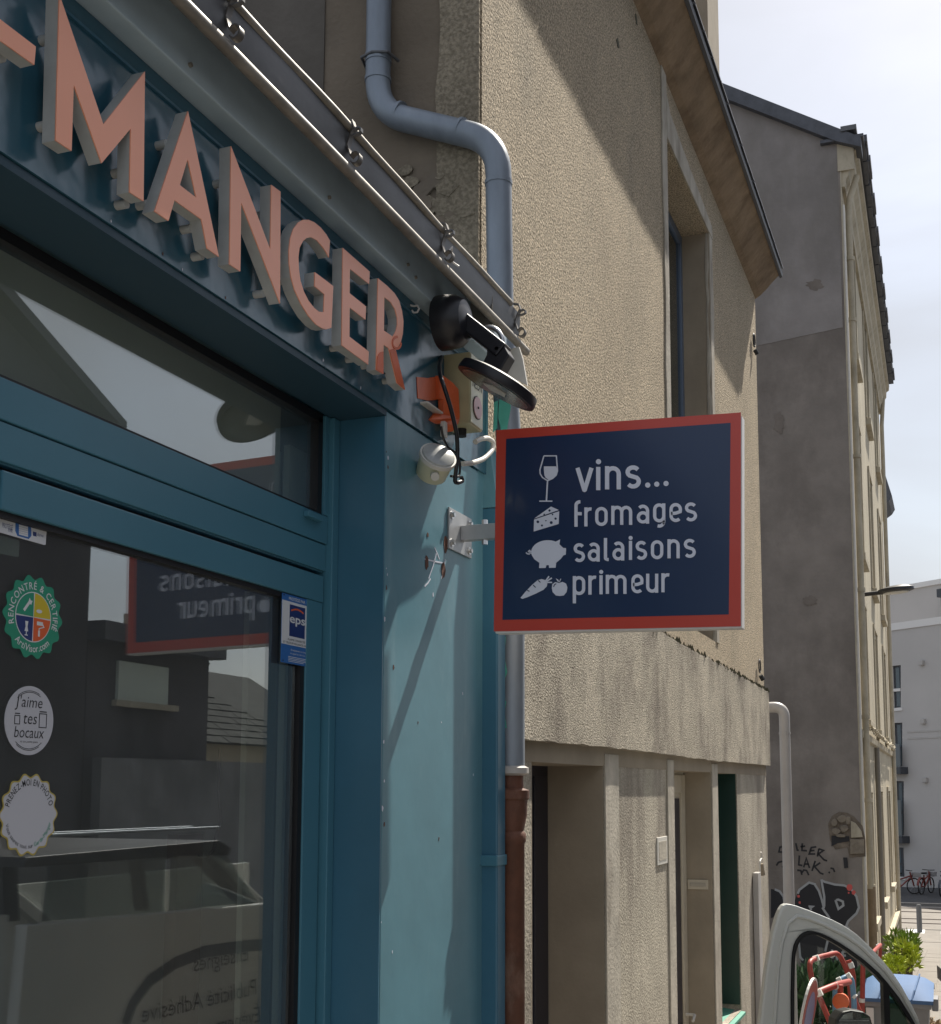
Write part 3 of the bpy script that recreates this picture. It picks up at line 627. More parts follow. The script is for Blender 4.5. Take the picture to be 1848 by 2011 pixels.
def glyph(mb, ch, x0, x1, base, h, s):
    Wd = x1 - x0 - 2 * s; Hh = h - 2 * s
    T = lambda pts: [(x0 + s + a, base - s - b) for a, b in pts]
    r = Wd / 2; U = Hh + s; D = -s
    if ch == 'o': mb.ribbon(T(arc(r, Hh - r, r, 0, 180, 10) + arc(r, r, r, 180, 360, 10)), s, .0018, .003, gf, closed=True)
    elif ch == 'n': stroke(mb, T([(0, D), (0, U)]), s); stroke(mb, T([(0, Hh - r)] + arc(r, Hh - r, r, 170, 0, 10) + [(Wd, D)]), s)
    elif ch == 'u': stroke(mb, T([(Wd, U), (Wd, D)]), s); stroke(mb, T([(0, U)] + arc(r, r, r, 180, 350, 10)), s)
    elif ch == 'm':
        r2 = Wd / 4; stroke(mb, T([(0, D), (0, U)]), s); stroke(mb, T(arc(r2, Hh - r2, r2, 170, 0, 8) + [(2 * r2, D)]), s); stroke(mb, T(arc(3 * r2, Hh - r2, r2, 170, 0, 8) + [(Wd, D)]), s)
    elif ch == 'r': stroke(mb, T([(0, D), (0, U)]), s); stroke(mb, T([(0, Hh - Wd * .8)] + arc(Wd * .85, Hh - Wd * .8, Wd * .85, 165, 75, 6, Wd * .8)), s)
    elif ch == 'i': stroke(mb, [((x0 + x1) / 2, base), ((x0 + x1) / 2, base - h)], s)
    elif ch == 'l': stroke(mb, T([(0, Hh * 1.36), (0, r * .9)] + arc(Wd * .9, r * .9, Wd * .9, 180, 275, 6, r * .9)), s)
    elif ch == 'f': stroke(mb, T([(0, D), (0, Hh * 1.25)] + arc(Wd * .9, Hh * 1.25, Wd * .9, 180, 85, 6, Wd * .8)), s); stroke(mb, T([(0, Hh * .72), (Wd + s * .8, Hh * .72)]), s)
    elif ch == 'p': stroke(mb, T([(0, U), (0, -Hh * .62)]), s); stroke(mb, T([(0, Hh - r)] + arc(r, Hh - r, r, 170, 0, 9) + arc(r, r, r, 0, -170, 9)), s)
    elif ch == 'g':
        stroke(mb, T([(Wd, U)] + [(Wd, -s)] + arc(r, -s * .6, r, 0, -110, 8, r * .95)), s); stroke(mb, T(arc(r, Hh - r, r, 8, 180, 9) + arc(r, r * 1.0, r, 180, 352, 9)), s)
    elif ch == 'a': stroke(mb, T(arc(r, Hh - r, r, 140, 0, 9) + [(Wd, D)]), s); mb.ribbon(T(arc(r, Hh * .30, r, 0, 180, 9, Hh * .29) + arc(r, Hh * .30, r, 180, 360, 9, Hh * .29)), s, .0018, .0031, gf, closed=True)
    elif ch == 'e': stroke(mb, T([(0, Hh * .44), (r, Hh * .46), (Wd * .98, Hh * .56)] + arc(r, Hh - r, r, -5, 180, 10) + arc(r, r, r, 180, 320, 9)), s)
    elif ch == 's': stroke(mb, T(arc(r, Hh - Hh * .24, r * .98, 32, 230, 9, Hh * .24) + arc(r, Hh * .26, r, 50, -145, 9, Hh * .26)), s)
    elif ch == 'v': stroke(mb, [(x0 + s * .9, base - h), ((x0 + x1) / 2, base - s * .2)], s); stroke(mb, [((x0 + x1) / 2, base - s * .2), (x1 - s * .9, base - h)], s); disc(mb, (x0 + x1) / 2, base - s * .5, s * .98, .0031)
def disc(mb, x, y, r, w=.003, n=18): mb.prism([(x + r * math.cos(2 * math.pi * i / n), y + r * math.sin(2 * math.pi * i / n)) for i in range(n)], .0018, w, gf)
words = [('vins', [('v', 555, 712, 378), ('i', 735, 775, 370), ('n', 815, 955, 363), ('s', 995, 1132, 356)], 205, 18.5, [(757, 118, 23), (1192, 325, 23), (1272, 317, 23), (1354, 311, 23)]),
 ('fromages', [('f', 545, 612, 693), ('r', 632, 706, 690), ('o', 728, 838, 686), ('m', 870, 1055, 676), ('a', 1095, 1205, 666), ('g', 1240, 1348, 655), ('e', 1385, 1495, 652), ('s', 1520, 1628, 646)], 168, 14, []),
 ('salaisons', [('s', 537, 638, 1006), ('a', 662, 768, 1001), ('l', 805, 862, 997), ('a', 880, 985, 992), ('i', 1025, 1055, 986), ('s', 1085, 1187, 986), ('o', 1220, 1330, 980), ('n', 1367, 1475, 972), ('s', 1510, 1617, 968)], 168, 14, [(1041, 792, 18)]),
 ('primeur', [('p', 530, 640, 1297), ('r', 668, 746, 1293), ('i', 765, 795, 1290), ('m', 822, 1005, 1286), ('e', 1048, 1155, 1281), ('u', 1178, 1285, 1276), ('r', 1313, 1393, 1272)], 168, 14, [(781, 1092, 18)])]
for nm, gl, h, s, dots in words:
    q = MB()
    for ch, a, b, base in gl: glyph(q, ch, a, b, base, h, s)
    for x, y, r_ in dots: disc(q, x, y, r_)
    q.build('lettering', WVINYL, sg)
# icons
q = MB(); stroke(q, [(275, 67), (385, 67), (395, 200), (383, 238), (352, 266), (312, 284), (296, 280), (262, 258), (242, 225), (240, 190), (275, 67)], 5)
q.prism([(275, 160), (383, 160), (392, 200), (380, 240), (350, 265), (320, 280), (292, 262), (280, 240), (276, 200)], .0018, .0034, gf); stroke(q, [(308, 278), (297, 465)], 6); stroke(q, [(235, 467), (350, 467)], 5)
q.build('wine_glass_icon', WVINYL, sg)
q = MB(); q.prism([(338, 515), (406, 545), (190, 620)], .0018, .0030, gf); q.prism([(188, 630), (410, 556), (405, 668), (185, 735)], .0018, .0030, gf); q.build('cheese_icon', WVINYL, sg)
q = MB()
for x, y, r_ in ((325, 550, 10), (278, 585, 7), (222, 650, 12), (340, 657, 13), (378, 622, 10), (293, 640, 6), (258, 682, 9), (352, 585, 7)): disc(q, x, y, r_, .0034, 12)
q.build('cheese_hole', NAVY, sg)
pig = [(310 + 148 * math.cos(R(t)), 920 + 108 * math.sin(R(t))) for t in range(-175, -62, 8)] + [(378, 826), (418, 805), (412, 848), (432, 868), (445, 880), (470, 882), (468, 940), (446, 946), (425, 975), (382, 1012), (378, 1055), (320, 1056), (318, 1032), (297, 1032), (290, 1057), (232, 1058), (235, 1012), (190, 980), (168, 945)]
q = MB(); q.prism(pig, .0018, .0030, gf); stroke(q, [(170, 930), (150, 925), (140, 910), (150, 903), (158, 915), (145, 935), (128, 932), (118, 922)], 5); q.build('pig_icon', WVINYL, sg)
q = MB(); q.prism([(68, 1322), (110, 1270), (170, 1207), (220, 1165), (255, 1155), (290, 1165), (305, 1190), (300, 1220), (270, 1250), (200, 1285), (130, 1315), (85, 1330)], .0018, .0030, gf)
for l in ([(290, 1172), (320, 1130)], [(298, 1176), (345, 1145)], [(303, 1184), (347, 1185)]): stroke(q, l, 6)
q.build('carrot_icon', WVINYL, sg)
q = MB()
for l in ([(225, 1168), (245, 1185)], [(180, 1208), (203, 1230)], [(128, 1255), (148, 1264)]): q.ribbon(l, 4, .0030, .0044, gf)
q.build('carrot_slit', NAVY, sg)
q = MB(); q.prism([(350, 1200), (375, 1182), (410, 1190), (440, 1180), (470, 1195), (482, 1230), (475, 1270), (450, 1300), (415, 1305), (380, 1300), (352, 1270), (345, 1235)], .0018, .0030, gf)
q.prism([(380, 1148), (400, 1160), (412, 1180), (395, 1176)], .0018, .0031, gf); stroke(q, [(412, 1180), (425, 1152)], 3); q.build('apple_icon', WVINYL, sg)
q = MB(); q.ribbon([(362, 1225), (368, 1207), (385, 1196)], 3.5, .0030, .0044, gf); q.build('apple_shine', NAVY, sg)
# arm and wall plate
pl = [onx(878.5, 998.3, XF), onx(922.7, 1017.5, XF), onx(922.7, 1097, XF), onx(881.6, 1079, XF)]
ya_, yb_ = pl[0].y, pl[1].y; za_, zb_ = (pl[0].z + pl[1].z) / 2, (pl[2].z + pl[3].z) / 2
q = MB(); q.box(XF + .001, XF + .007, ya_, yb_, zb_, za_); wp = q.build('wall_plate', GALV, sg, bev=.001)
for yy_ in (ya_ + .022, yb_ - .022):
    for zz_ in (zb_ + .022, za_ - .022):
        q = MB(); q.cyl((XF + .007, yy_, zz_), (XF + .010, yy_, zz_), .013, 16); q.cyl((XF + .010, yy_, zz_), (XF + .018, yy_, zz_), .008, 6); q.build('bolt', STEEL, wp)
a = ony(900, 1031, YS); b = ony(900, 1064, YS)
q = MB(); q.box(XF + .007, C4[0][0] + .03, YS + .002, YS + .035, (a.z + b.z) / 2 - .024, (a.z + b.z) / 2 + .026); q.build('arm', GALV, sg, bev=.003)
for dz_ in (.026, -.040):
    p = ony(948, 1066, YS); q = MB(); q.cyl((p.x, YS + .018, (a.z + b.z) / 2 + dz_), (p.x, YS + .018, (a.z + b.z) / 2 + dz_ + .016), .010, 6); q.build('bolt', STEEL, sg)

# ================================================================== PIPES between the two facades
bp_ = thing('blue_pipe', 'blue painted square pipe with one collar at the edge of the shopfront', 'pipe', (-1.46, 3.92, -.2))
def edge(px_, y_, x=None): return ony(px_, 1500, y_).x
xa, xb = edge(937, 3.88), edge(977, 3.88)
q = MB()
for r_ in (1,):
    rr = (xb - xa) / 2; c_ = ((xa + xb) / 2)
    q.box(xa, xb, 3.88, 3.96, -.5, 2.86); q.build('pipe_run', BLUE, bp_, bev=.006)
q = MB(); q.add([(xa, 3.88, 2.861), (xb, 3.88, 2.861), (xb, 3.96, 2.861), (xa, 3.96, 2.861), (xa - .02, 3.9, 3.12), (xa + .03, 3.9, 3.12), (xa + .03, 3.96, 3.12), (xa - .02, 3.96, 3.12)], [(0, 1, 5, 4), (1, 2, 6, 5), (2, 3, 7, 6), (3, 0, 4, 7), (4, 5, 6, 7)])
q.build('pipe_top', BLUE_OLD, bp_)
z_ = ony(957, 1690, 3.88).z
q = MB(); q.box(xa - .012, xb + .004, 3.868, 3.965, z_ - .018, z_ + .018); q.build('collar', BLUE_ALU, bp_, bev=.004)
z_ = ony(957, 880, 3.88).z
dp_ = thing('zinc_downpipe', 'blue grey zinc downpipe with two bends beside the cream facade', 'downpipe', (-1.449, 4.03, 1.9))
YP = 4.025
def dpn(X, Y): return ony(X, Y, YP)
path = [dpn(737, -400), dpn(738, 195), dpn(905, 258), dpn(977, 272), dpn(984, 640), dpn(1001, 1510)]
path[4].y -= 0
upper = [dpn(737, -500), dpn(738, 222), dpn(978, 278), dpn(983, 640)]
upper[1].x = upper[0].x = -2.0
fp = fillet(upper, .13, 9)
q = MB(); q.tube(fp, .0485, 24); q.build('upper_run', PIPE, dp_, smooth=True)
q = MB(); lo = dpn(983, 600); lo2 = dpn(1001, 1512); q.tube([Vector((lo.x, YP, lo.z)), Vector((-1.449, YP, 2.95)), Vector((-1.449, YP, lo2.z))], .046, 24); q.build('lower_run', PIPE, dp_, smooth=True)
for X, Y, dr_ in ((737, 112, (0, 0, 1)), (737, 122, (0, 0, 1)), (736, 158, (0, 0, 1)), (979, 360, (0, 0, 1))):
    p = dpn(X, Y); p.x = -2.0 if X < 800 else p.x
    q = MB(); q.cyl(p - Vector((0, 0, .008)), p + Vector((0, 0, .008)), .0515, 24); q.build('pipe_collar', PIPE, dp_, smooth=True)
for X, Y in ((785, 226), (905, 258)):
    p = dpn(X, Y); tdir = (upper[2] - upper[1]).normalized(); q = MB(); q.cyl(p - tdir * .006, p + tdir * .006, .0512, 24); q.build('pipe_seam', PIPE, dp_, smooth=True)
q = MB(); p = dpn(737, 118); q.tube([(-2.07, 4.06, p.z), (-2.055, 3.99, p.z), (-2.0, 3.972, p.z), (-1.945, 3.99, p.z), (-1.93, 4.06, p.z)], .006, 8); q.build('pipe_clip', ZINC, dp_, smooth=True)
z1_ = dpn(1001, 1512).z
q = MB(); q.tube([(-1.449, YP, z1_ + .014), (-1.449, YP, z1_ + .007), (-1.449, YP, z1_ - .012), (-1.449, YP, z1_ - .02)], .05, 24, True, [.046, .060, .060, .048]); q.build('pipe_collar', PVC, dp_, smooth=True)
for pts in (((985, 1255), (993, 1250), (990, 1290), (996, 1320), (986, 1345), (984, 1300)), ((985, 1370), (994, 1378), (990, 1400), (995, 1430), (984, 1425)), ((980, 785), (1000, 778), (1003, 800), (995, 845), (985, 850), (978, 820)), ((1010 - 40, 790), (978, 786), (976, 840), (968, 850))):
    P = [(ony(X, Y, YP - .05).x, ony(X, Y, YP - .05).z) for X, Y in pts]
    q = MB(); q.prism(P, 0, .001, lambda u, v, w: Vector((u, YP - .049 + w, v))); q.build('paint_patch', GREEN_OLD, dp_)
ru = thing('rusty_soil_pipe', 'rust brown cast iron pipe standing below the zinc downpipe', 'pipe', (-1.449, YP, -.3))
zz = lambda Y: dpn(1000, Y).z
q = MB(); q.tube([(-1.449, YP, zz(1516)), (-1.449, YP, zz(1548)), (-1.449, YP, zz(1552)), (-1.449, YP, zz(1568)), (-1.449, YP, zz(1572)), (-1.449, YP, zz(1600)), (-1.449, YP, zz(1632)), (-1.449, YP, zz(1638)), (-1.449, YP, zz(1652)), (-1.449, YP, zz(1656)), (-1.449, YP, -.3)], .05, 26, True,
    [.040, .042, .062, .062, .055, .054, .042, .050, .050, .045, .045]); q.build('pipe_run', RUST, ru, smooth=True)

# ================================================================== CREAM BUILDING
cb = thing('cream_building', 'cream roughcast house with deep coved eave and one window', 'house', (-1.6, 7.5, -.4))
XC = -1.6; YC0, YC1 = 4.09, 11.25
wy0, wy1, wz0, wz1 = 7.40, 8.86, 2.95, 6.08
def wallboxes(mb, x0, x1, Y0, Y1, Z0, Z1, holes, fn=ident):
    yc = sorted({Y0, Y1} | {v for h in holes for v in h[:2]}); zc = sorted({Z0, Z1} | {v for h in holes for v in h[2:]})
    for i in range(len(yc) - 1):
        j = 0
        while j < len(zc) - 1:
            def inh(j): 
                ym, zm = (yc[i] + yc[i + 1]) / 2, (zc[j] + zc[j + 1]) / 2
                return any(h[0] < ym < h[1] and h[2] < zm < h[3] for h in holes)
            if inh(j): j += 1; continue
            k = j
            while k + 1 < len(zc) - 1 and not inh(k + 1): k += 1
            mb.box(x0, x1, yc[i], yc[i + 1], zc[j], zc[k + 1], fn); j = k + 1
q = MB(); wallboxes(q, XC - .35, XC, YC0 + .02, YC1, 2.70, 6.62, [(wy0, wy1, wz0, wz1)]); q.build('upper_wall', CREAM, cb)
# window of the upper wall
wd = MB(); xw = XC - .20
wd.box(xw - .04, xw, wy1 - .07, wy1 - .002, wz0, wz1 - .002); wd.box(xw - .04, xw, wy0 + .002, wy0 + .07, wz0, wz1 - .002); wd.box(xw - .04, xw, wy0 + .07, wy1 - .07, wz1 - .08, wz1 - .002); wd.box(xw - .04, xw, (wy0 + wy1) / 2 - .04, (wy0 + wy1) / 2 + .04, wz0, wz1 - .08)
win = wd.build('window', FRAMEB, cb, bev=.004)
q = MB(); q.box(xw - .025, xw - .018, wy0 + .07, wy1 - .07, wz0, wz1 - .08); q.build('pane', GLASS_D, win)
q = MB(); q.box(xw - .30, xw - .26, wy0 - .3, wy1 + .3, wz0 - .3, wz1 + .3); q.build('curtain', INT_W, win)
# repaired plaster round the opening (uneven, proud of the wall)
def jag(y0, z0, y1, z1, n, amp):
    return [(y0 + (y1 - y0) * i / n + random.uniform(-amp, amp), z0 + (z1 - z0) * i / n) for i in range(n + 1)]
P = jag(wy1 + .004, wz0, wy1 + .004, wz1 + .02, 3, 0) + jag(wy1 + .13, wz1 + .02, wy1 + .11, wz0, 16, .02)
q = MB(); q.prism(P, 0.001, .008, fx(XC)); q.build('plaster_repair', CREAM_PALE, cb)
P = jag(wy0 - .004, wz1 + .45, wy0 - .004, wz0, 3, 0) + jag(wy0 - .10, wz0, wy0 - .14, wz1 + .45, 16, .02)
q = MB(); q.prism(P, 0.001, .010, fx(XC)); q.build('plaster_repair', CREAM_PALE, cb)
P = [(wy0 - .003, wz1 + .004), (wy1 + .13, wz1 + .004), (wy1 + .10, wz1 + .10), ((wy0 + wy1) / 2, wz1 + .16), (wy0 + .1, wz1 + .22), (wy0 - .003, wz1 + .3)]
q = MB(); q.prism(P, 0.001, .012, fx(XC)); q.build('plaster_repair', CREAM_PALE, cb)
P = jag(wy1 - .001, wz0, wy1 - .001, wz1, 1, 0)
q = MB(); q.box(XC - .2, XC + .002, wy1 - .012, wy1 - .0005, wz0, wz1 - .001); q.build('reveal_render', CREAM_FLAT, cb)
q = MB(); q.tube([(XC - .012 + random.uniform(-.006, .006), wy1 - .004, wz0 + (wz1 - wz0) * i / 24) for i in range(25)], .016, 7, True, [random.uniform(.012, .024) for i in range(25)]); q.build('broken_arris', CREAM_PALE, cb, smooth=True)
# eave: coved soffit
cove = [(XC, 6.50), (XC + .05, 6.53), (XC + .11, 6.585), (XC + .17, 6.65), (XC + .225, 6.70), (XC + .232, 6.72), (XC - .05, 6.95), (XC - .05, 6.50)]
q = MB(); q.prism(cove, YC0 - .0, YC1 + .03, lambda u, v, w: Vector((u, w, v))); q.build('eave', SOFFIT, cb)
q = MB(); q.prism([(XC + .228, 6.692), (XC + .250, 6.700), (XC + .256, 6.735), (XC + .20, 6.76), (XC - 1.5, 8.0), (XC - 1.5, 7.9), (XC + .2, 6.735)], YC0 - .05, YC1 + .08, lambda u, v, w: Vector((u, w, v))); rf = q.build('roof', DARKM, cb)
for i in range(24):
    y0 = YC0 + i * .30
    q = MB(); z_ = 6.745 + .004 * (i % 2)
    q.add([(XC + .27, y0, z_), (XC + .27, y0 + .285, z_), (XC + .27, y0, z_ + .012), (XC + .27, y0 + .285, z_ + .012), (XC - .1, y0, z_ + .26), (XC - .1, y0 + .285, z_ + .26), (XC - .1, y0, z_ + .275), (XC - .1, y0 + .285, z_ + .275)],
          [(0, 1, 3, 2), (4, 6, 7, 5), (0, 4, 5, 1), (2, 3, 7, 6), (0, 2, 6, 4), (1, 5, 7, 3)])
    q.build('slate', SLATE, rf)
a = ony(1383, 60, 11.0).x; b = ony(1394, 60, 11.0).x
q = MB(); q.box(a - .5, b, 10.9, 11.5, 6.9, 10.5); q.build('chimney', CREAM_FLAT, rf)
# gable wall towards the camera (above the low shop)
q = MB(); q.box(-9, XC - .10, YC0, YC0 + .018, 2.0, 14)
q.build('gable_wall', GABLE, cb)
P = [(XC - .17 + 0, 14), (XC, 14), (XC, 3.0)]
left = [(XC - .17 + random.uniform(-.012, .012) - (.12 if z_ < 3.9 else 0), z_) for z_ in [3.0 + i * .12 for i in range(92)]]
q = MB(); q.prism([(XC + .0, 3.0)] + left + [(XC + .0, 14)], -.012, -.001, lambda u, v, w: Vector((u, YC0 + w, v))); q.build('gable_corner', GABLE_EDGE, cb)
lx = ony(640, 0, YC0).x
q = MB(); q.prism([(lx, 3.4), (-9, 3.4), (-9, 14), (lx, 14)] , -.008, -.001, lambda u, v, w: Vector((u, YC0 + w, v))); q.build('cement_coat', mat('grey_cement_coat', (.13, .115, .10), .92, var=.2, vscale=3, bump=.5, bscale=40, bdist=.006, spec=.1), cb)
# broken render patches low on the gable
for k in range(22):
    p = ony(random.uniform(790, 925), random.uniform(300, 470), YC0); r_ = random.uniform(.012, .045)
    P = [(p.x + r_ * (1 + .5 * random.random()) * math.cos(R(t)), p.z + r_ * (.6 + .5 * random.random()) * math.sin(R(t))) for t in range(0, 360, 40)]
    q = MB(); q.prism(P, -.010 - .006 * random.random(), -.0015, lambda u, v, w: Vector((u, YC0 + w, v))); q.build('render_flake', GABLE_EDGE if k % 3 else GABLE, cb)
# corner strip of lit roughcast above the shop, below
q = MB(); q.box(XC - .30, XC - .001, YC0 + .31, YC1, 2.0, 2.70); q.build('wall_core', CREAM_FLAT, cb)
# horizontal band, uneven lower and upper edge
XB = XC + .038
zb_ = lambda y_: 2.085 + .004 * math.sin(y_ * 1.3) + random.uniform(-.004, .004)
zt_ = lambda y_: 2.79 - .006 * (y_ - 7) + random.uniform(-.008, .008)
yv = [YC0 + .012 + (YC1 + .008 - YC0) * i / 60 for i in range(61)]
P = [(y_, zb_(y_)) for y_ in yv] + [(y_, zt_(y_)) for y_ in reversed(yv)]
q = MB(); q.prism(P, -.30, XB - XC, fx(XC)); q.build('concrete_band', BAND, cb)
q = MB()
for k in range(260):
    y_ = random.uniform(6.5, YC1) if k % 3 else random.uniform(9.5, YC1); r_ = random.uniform(.006, .018); z_ = 2.79 - .006 * (y_ - 7) + r_ * .4
    x_ = random.uniform(XC + .004, XB)
    q.add([(x_ - r_, y_ - r_, z_ - r_), (x_ + r_, y_ - r_, z_ - r_), (x_, y_ + r_, z_ - r_), (x_, y_, z_ + r_ * random.uniform(.8, 2.2))], [(0, 1, 3), (1, 2, 3), (2, 0, 3), (0, 2, 1)])
o = q.build('moss', MOSS, cb); o['kind'] = 'stuff'
# ground floor: piers and recesses
hol = [(4.69, 5.772, -2, 2.04), (7.336, 8.569, -2, 2.06), (8.80, 9.66, .20, 2.06)]
q = MB(); wallboxes(q, XC - .40, XC - .004, YC0 + .02, YC1, -1.2, 2.085, hol); q.build('ground_floor_wall', PIER, cb)
for (h, dp2) in ((hol[0], .34), (hol[1], .22)):
    q = MB(); q.box(XC - .399, XC - .005, h[1] - .010, h[1] - .0005, -1.0, 2.03); q.build('recess_side', CREAM_FLAT, cb)
q = MB(); q.box(XC - .399, XC - .005, hol[0][0] + .0005, hol[0][0] + .01, -1.0, 2.03); q.build('recess_side', CREAM_FLAT, cb)
q = MB(); q.box(XC - .30, XC - .285, hol[0][0] + .01, hol[0][1] - .011, -1.0, 2.04); d1 = q.build('dark_door', DOORDK, cb)
for k_ in range(4):
    q = MB(); yk_ = hol[0][0] + .10 + k_ * .25; q.box(XC - .286, XC - .278, yk_, yk_ + .2, -.8, 1.95); q.build('door_panel', DOORDK, d1, bev=.004)
for ya_, yb_ in ((5.775, 6.03), (7.16, 7.33), (8.575, 8.79)):
    q = MB(); q.box(XC - .003, XC + .006, ya_, yb_, -1.2, 2.06); q.build('pale_trim', CREAM_PALE, cb, bev=.002)
# second recess: ivory door with narrow glass
d2 = MB(); d2.box(XC - .21, XC - .195, 7.34, 8.555, -1.0, 2.05); dd = d2.build('ivory_door', IVDOOR, cb)
q = MB(); q.box(XC - .195, XC - .180, 8.42, 8.54, -1.0, 1.98); q.build('door_stile', IVDOOR, dd, bev=.003)
q = MB(); q.box(XC - .195, XC - .180, 7.345, 8.41, 1.86, 1.98); q.build('door_rail', IVDOOR, dd, bev=.003)
q = MB(); q.box(XC - .194, XC - .188, 8.00, 8.38, -.9, 1.82); q.build('pane', DOORDK, dd)
p = ony(1362, 1990, 8.5); q = MB(); q.tube([(p.x - .05, 8.45, p.z), (p.x + .02, 8.44, p.z), (p.x + .03, 8.33, p.z - .02)], .010, 8); q.build('handle', PVC_W, dd, smooth=True)
a = ony(1351, 1727, 8.557); b = ony(1391, 1747, 8.557)
q = MB(); q.box(a.x, b.x, 8.546, 8.5595, b.z, a.z); ls = q.build('letter_slot', IVDOOR, cb, bev=.002)
q = MB(); q.box(a.x + .015, b.x - .015, 8.542, 8.546, b.z + .02, a.z - .02); q.build('slot_flap', CREAM_PALE, ls)
a = onx(1290, 1645, XC); b = onx(1310, 1695, XC)
q = MB(); q.box(XC - .004, XC + .004, a.y, b.y, b.z, a.z); pq_ = q.build('number_plaque', PVC_W, cb, bev=.003)
q = MB(); q.box(XC + .004, XC + .006, a.y + .03, b.y - .03, b.z + .025, a.z - .025); q.build('plaque_face', CREAM_PALE, pq_)
# green window
q = MB(); q.box(XC - .36, XC - .35, 8.81, 9.65, .22, 2.05); gw = q.build('green_window', BGREEN, cb)
q = MB(); q.box(XC - .349, XC - .012, 9.648, 9.6595, .24, 2.05); q.build('green_reveal', BGREEN, gw)
q = MB(); q.prism([(XC - .349, .20), (XC + .03, .17), (XC + .03, .19), (XC - .349, .235)], 8.805, 9.647, lambda u, v, w: Vector((u, w, v))); q.build('window_sill', GSILL, gw)
q = MB(); q.box(XC - .349, XC - .33, 8.812, 8.85, .24, 2.05); q.build('window_stile', BGREEN, gw)
# grey conduit cover at the corner
cd = thing('grey_conduit', 'grey square conduit with a curled cable hood at the far corner of the cream house', 'conduit', (-1.58, 10.4, -.8))
ya_ = onx(1487, 1800, XC + .03).y
zt = onx(1491, 1712, XC + .03).z
q = MB(); q.box(XC, XC + .045, ya_ + .0, ya_ + .16, -1.2, zt); q.build('cover', PVC, cd, bev=.004)
p = onx(1494, 1695, XC + .03)
q = MB(); q.tube(fillet([(p.x, p.y - .05, p.z - .12), (p.x, p.y - .06, p.z + .02), (p.x, p.y + .06, p.z + .04), (p.x, p.y + .03, p.z + .09)], .04), .007, 8); q.build('bent_rod', PVC_W, cd, smooth=True)
q = MB(); q.tube([(p.x + .01, p.y, p.z - .005), (p.x + .01, p.y + .03, p.z - .10)], .02, 12, True, [.012, .022]); q.build('hood', CREAM_FLAT, cd, smooth=True)
# ragged stone end of the ground floor
for k in range(16):
    z_ = 1.95 - k * .19
    q = MB(); q.box(XC - .30, XC - .04 + random.uniform(-.03, .025), YC1 + .002, YC1 + .10 + random.uniform(0, .08), z_ - .175, z_)
    for v in q.v: v += Vector((random.uniform(-.012, .012), random.uniform(-.012, .012), random.uniform(-.01, .01)))
    q.build('stone', RUBBLE, cb, bev=.015)
# iron bits on the far corner
for X, Y in ((1481, 668), (1492, 1308)):
    p = onx(X, Y, XC + .02)
    pts = [(p.x, p.y + .05 * math.cos(t), p.z + .06 * math.sin(t)) for t in [i * .7 for i in range(10)]]
    q = MB(); q.tube(pts, .008 if Y < 1000 else .006, 6); q.build('iron_hook', TXT_K, cb, smooth=True)
    q = MB(); q.cyl((p.x, p.y + .03, p.z - .08), (p.x + .02, p.y + .05, p.z - .12), .02, 8); q.build('insulator', TXT_K, cb)
for X, Y in ((1249, 38), (1213, 85)):
    p = onx(X, Y, XC); q = MB(); P = [(p.y + .03 * math.cos(R(t)) * random.uniform(.6, 1.2), p.z + .028 * math.sin(R(t)) * random.uniform(.6, 1.2)) for t in range(0, 360, 45)]
    q.prism(P, .0005, .003, fx(XC)); q.build('chipped_patch', MOSS, cb)
# pale PVC pipe at the far corner
pp = thing('pvc_downpipe', 'pale grey plastic downpipe with an elbow between cream house and grey gable', 'downpipe', (-1.55, 12.0, -.8))
YV = 12.0; pa = [ony(X, Y, YV) for X, Y in ((1495, 1390), (1540, 1388), (1556, 2080))]
pa[1].x = ony(1533, 1388, YV).x; pa[2].x = ony(1552, 1700, YV).x - .02; pa[1].x = pa[2].x - .0
q = MB(); q.tube(fillet([pa[0], pa[1], pa[2]], .11, 8), .052, 20); q.build('pipe_run', PVC, pp, smooth=True)
z_ = ony(1540, 1440, YV).z; q = MB(); q.cyl((pa[1].x, YV, z_ - .01), (pa[1].x, YV, z_ + .01), .057, 20); q.build('pipe_collar', PVC, pp)

# ================================================================== TALL GREY / STONE BUILDING
XGc = -1.31; YGc = 19.0; YGe = 31.6; SL = -.0106
def gm(p): return (XGc + SL * (p[1] - YGc) + p[0], p[1], p[2])          # x offset from its street facade
tb = thing('tall_stone_building', 'tall building with blank grey gable and sunlit stone street facade', 'building', (XGc, YGc, -1.4))
# gable
ridge = ony(1425, 172, YGc); eav = ony(1655, 262, YGc)
slope = (ridge.z - eav.z) / (ridge.x - eav.x)
zr = lambda x: eav.z + slope * (x - eav.x)
q = MB(); q.prism([(XGc - .02, -2.5), (XGc - .02, zr(XGc) - .15), (-8, zr(-8) - .15), (-8, -2.5)], 0, .15, lambda u, v, w: Vector((u, YGc + w, v))); q.build('gable_wall', GREY_WALL, tb)
q = MB(); q.prism([(XGc - .05, 9.0), (XGc - .05, zr(XGc) - .2), (-8, zr(-8) - .2), (-8, 8.35)], -.006, -.001, lambda u, v, w: Vector((u, YGc + w, v)))
q.build('cement_coat', mat('grey_cement_upper', (.27, .25, .24), .92, var=.16, vscale=1.4, bump=.4, bscale=14, bdist=.012, dirt=((.19, .175, .16), .9, .46, .8, .45), spec=.1), tb)
q = MB(); q.prism([(XGc + .32, zr(XGc + .32) - .16), (XGc + .32, zr(XGc + .32)), (-8, zr(-8)), (-8, zr(-8) - .30), (XGc - .05, zr(XGc) - .20)], -.12, .3, lambda u, v, w: Vector((u, YGc + w, v))); rf = q.build('roof_verge', SLATE, tb)
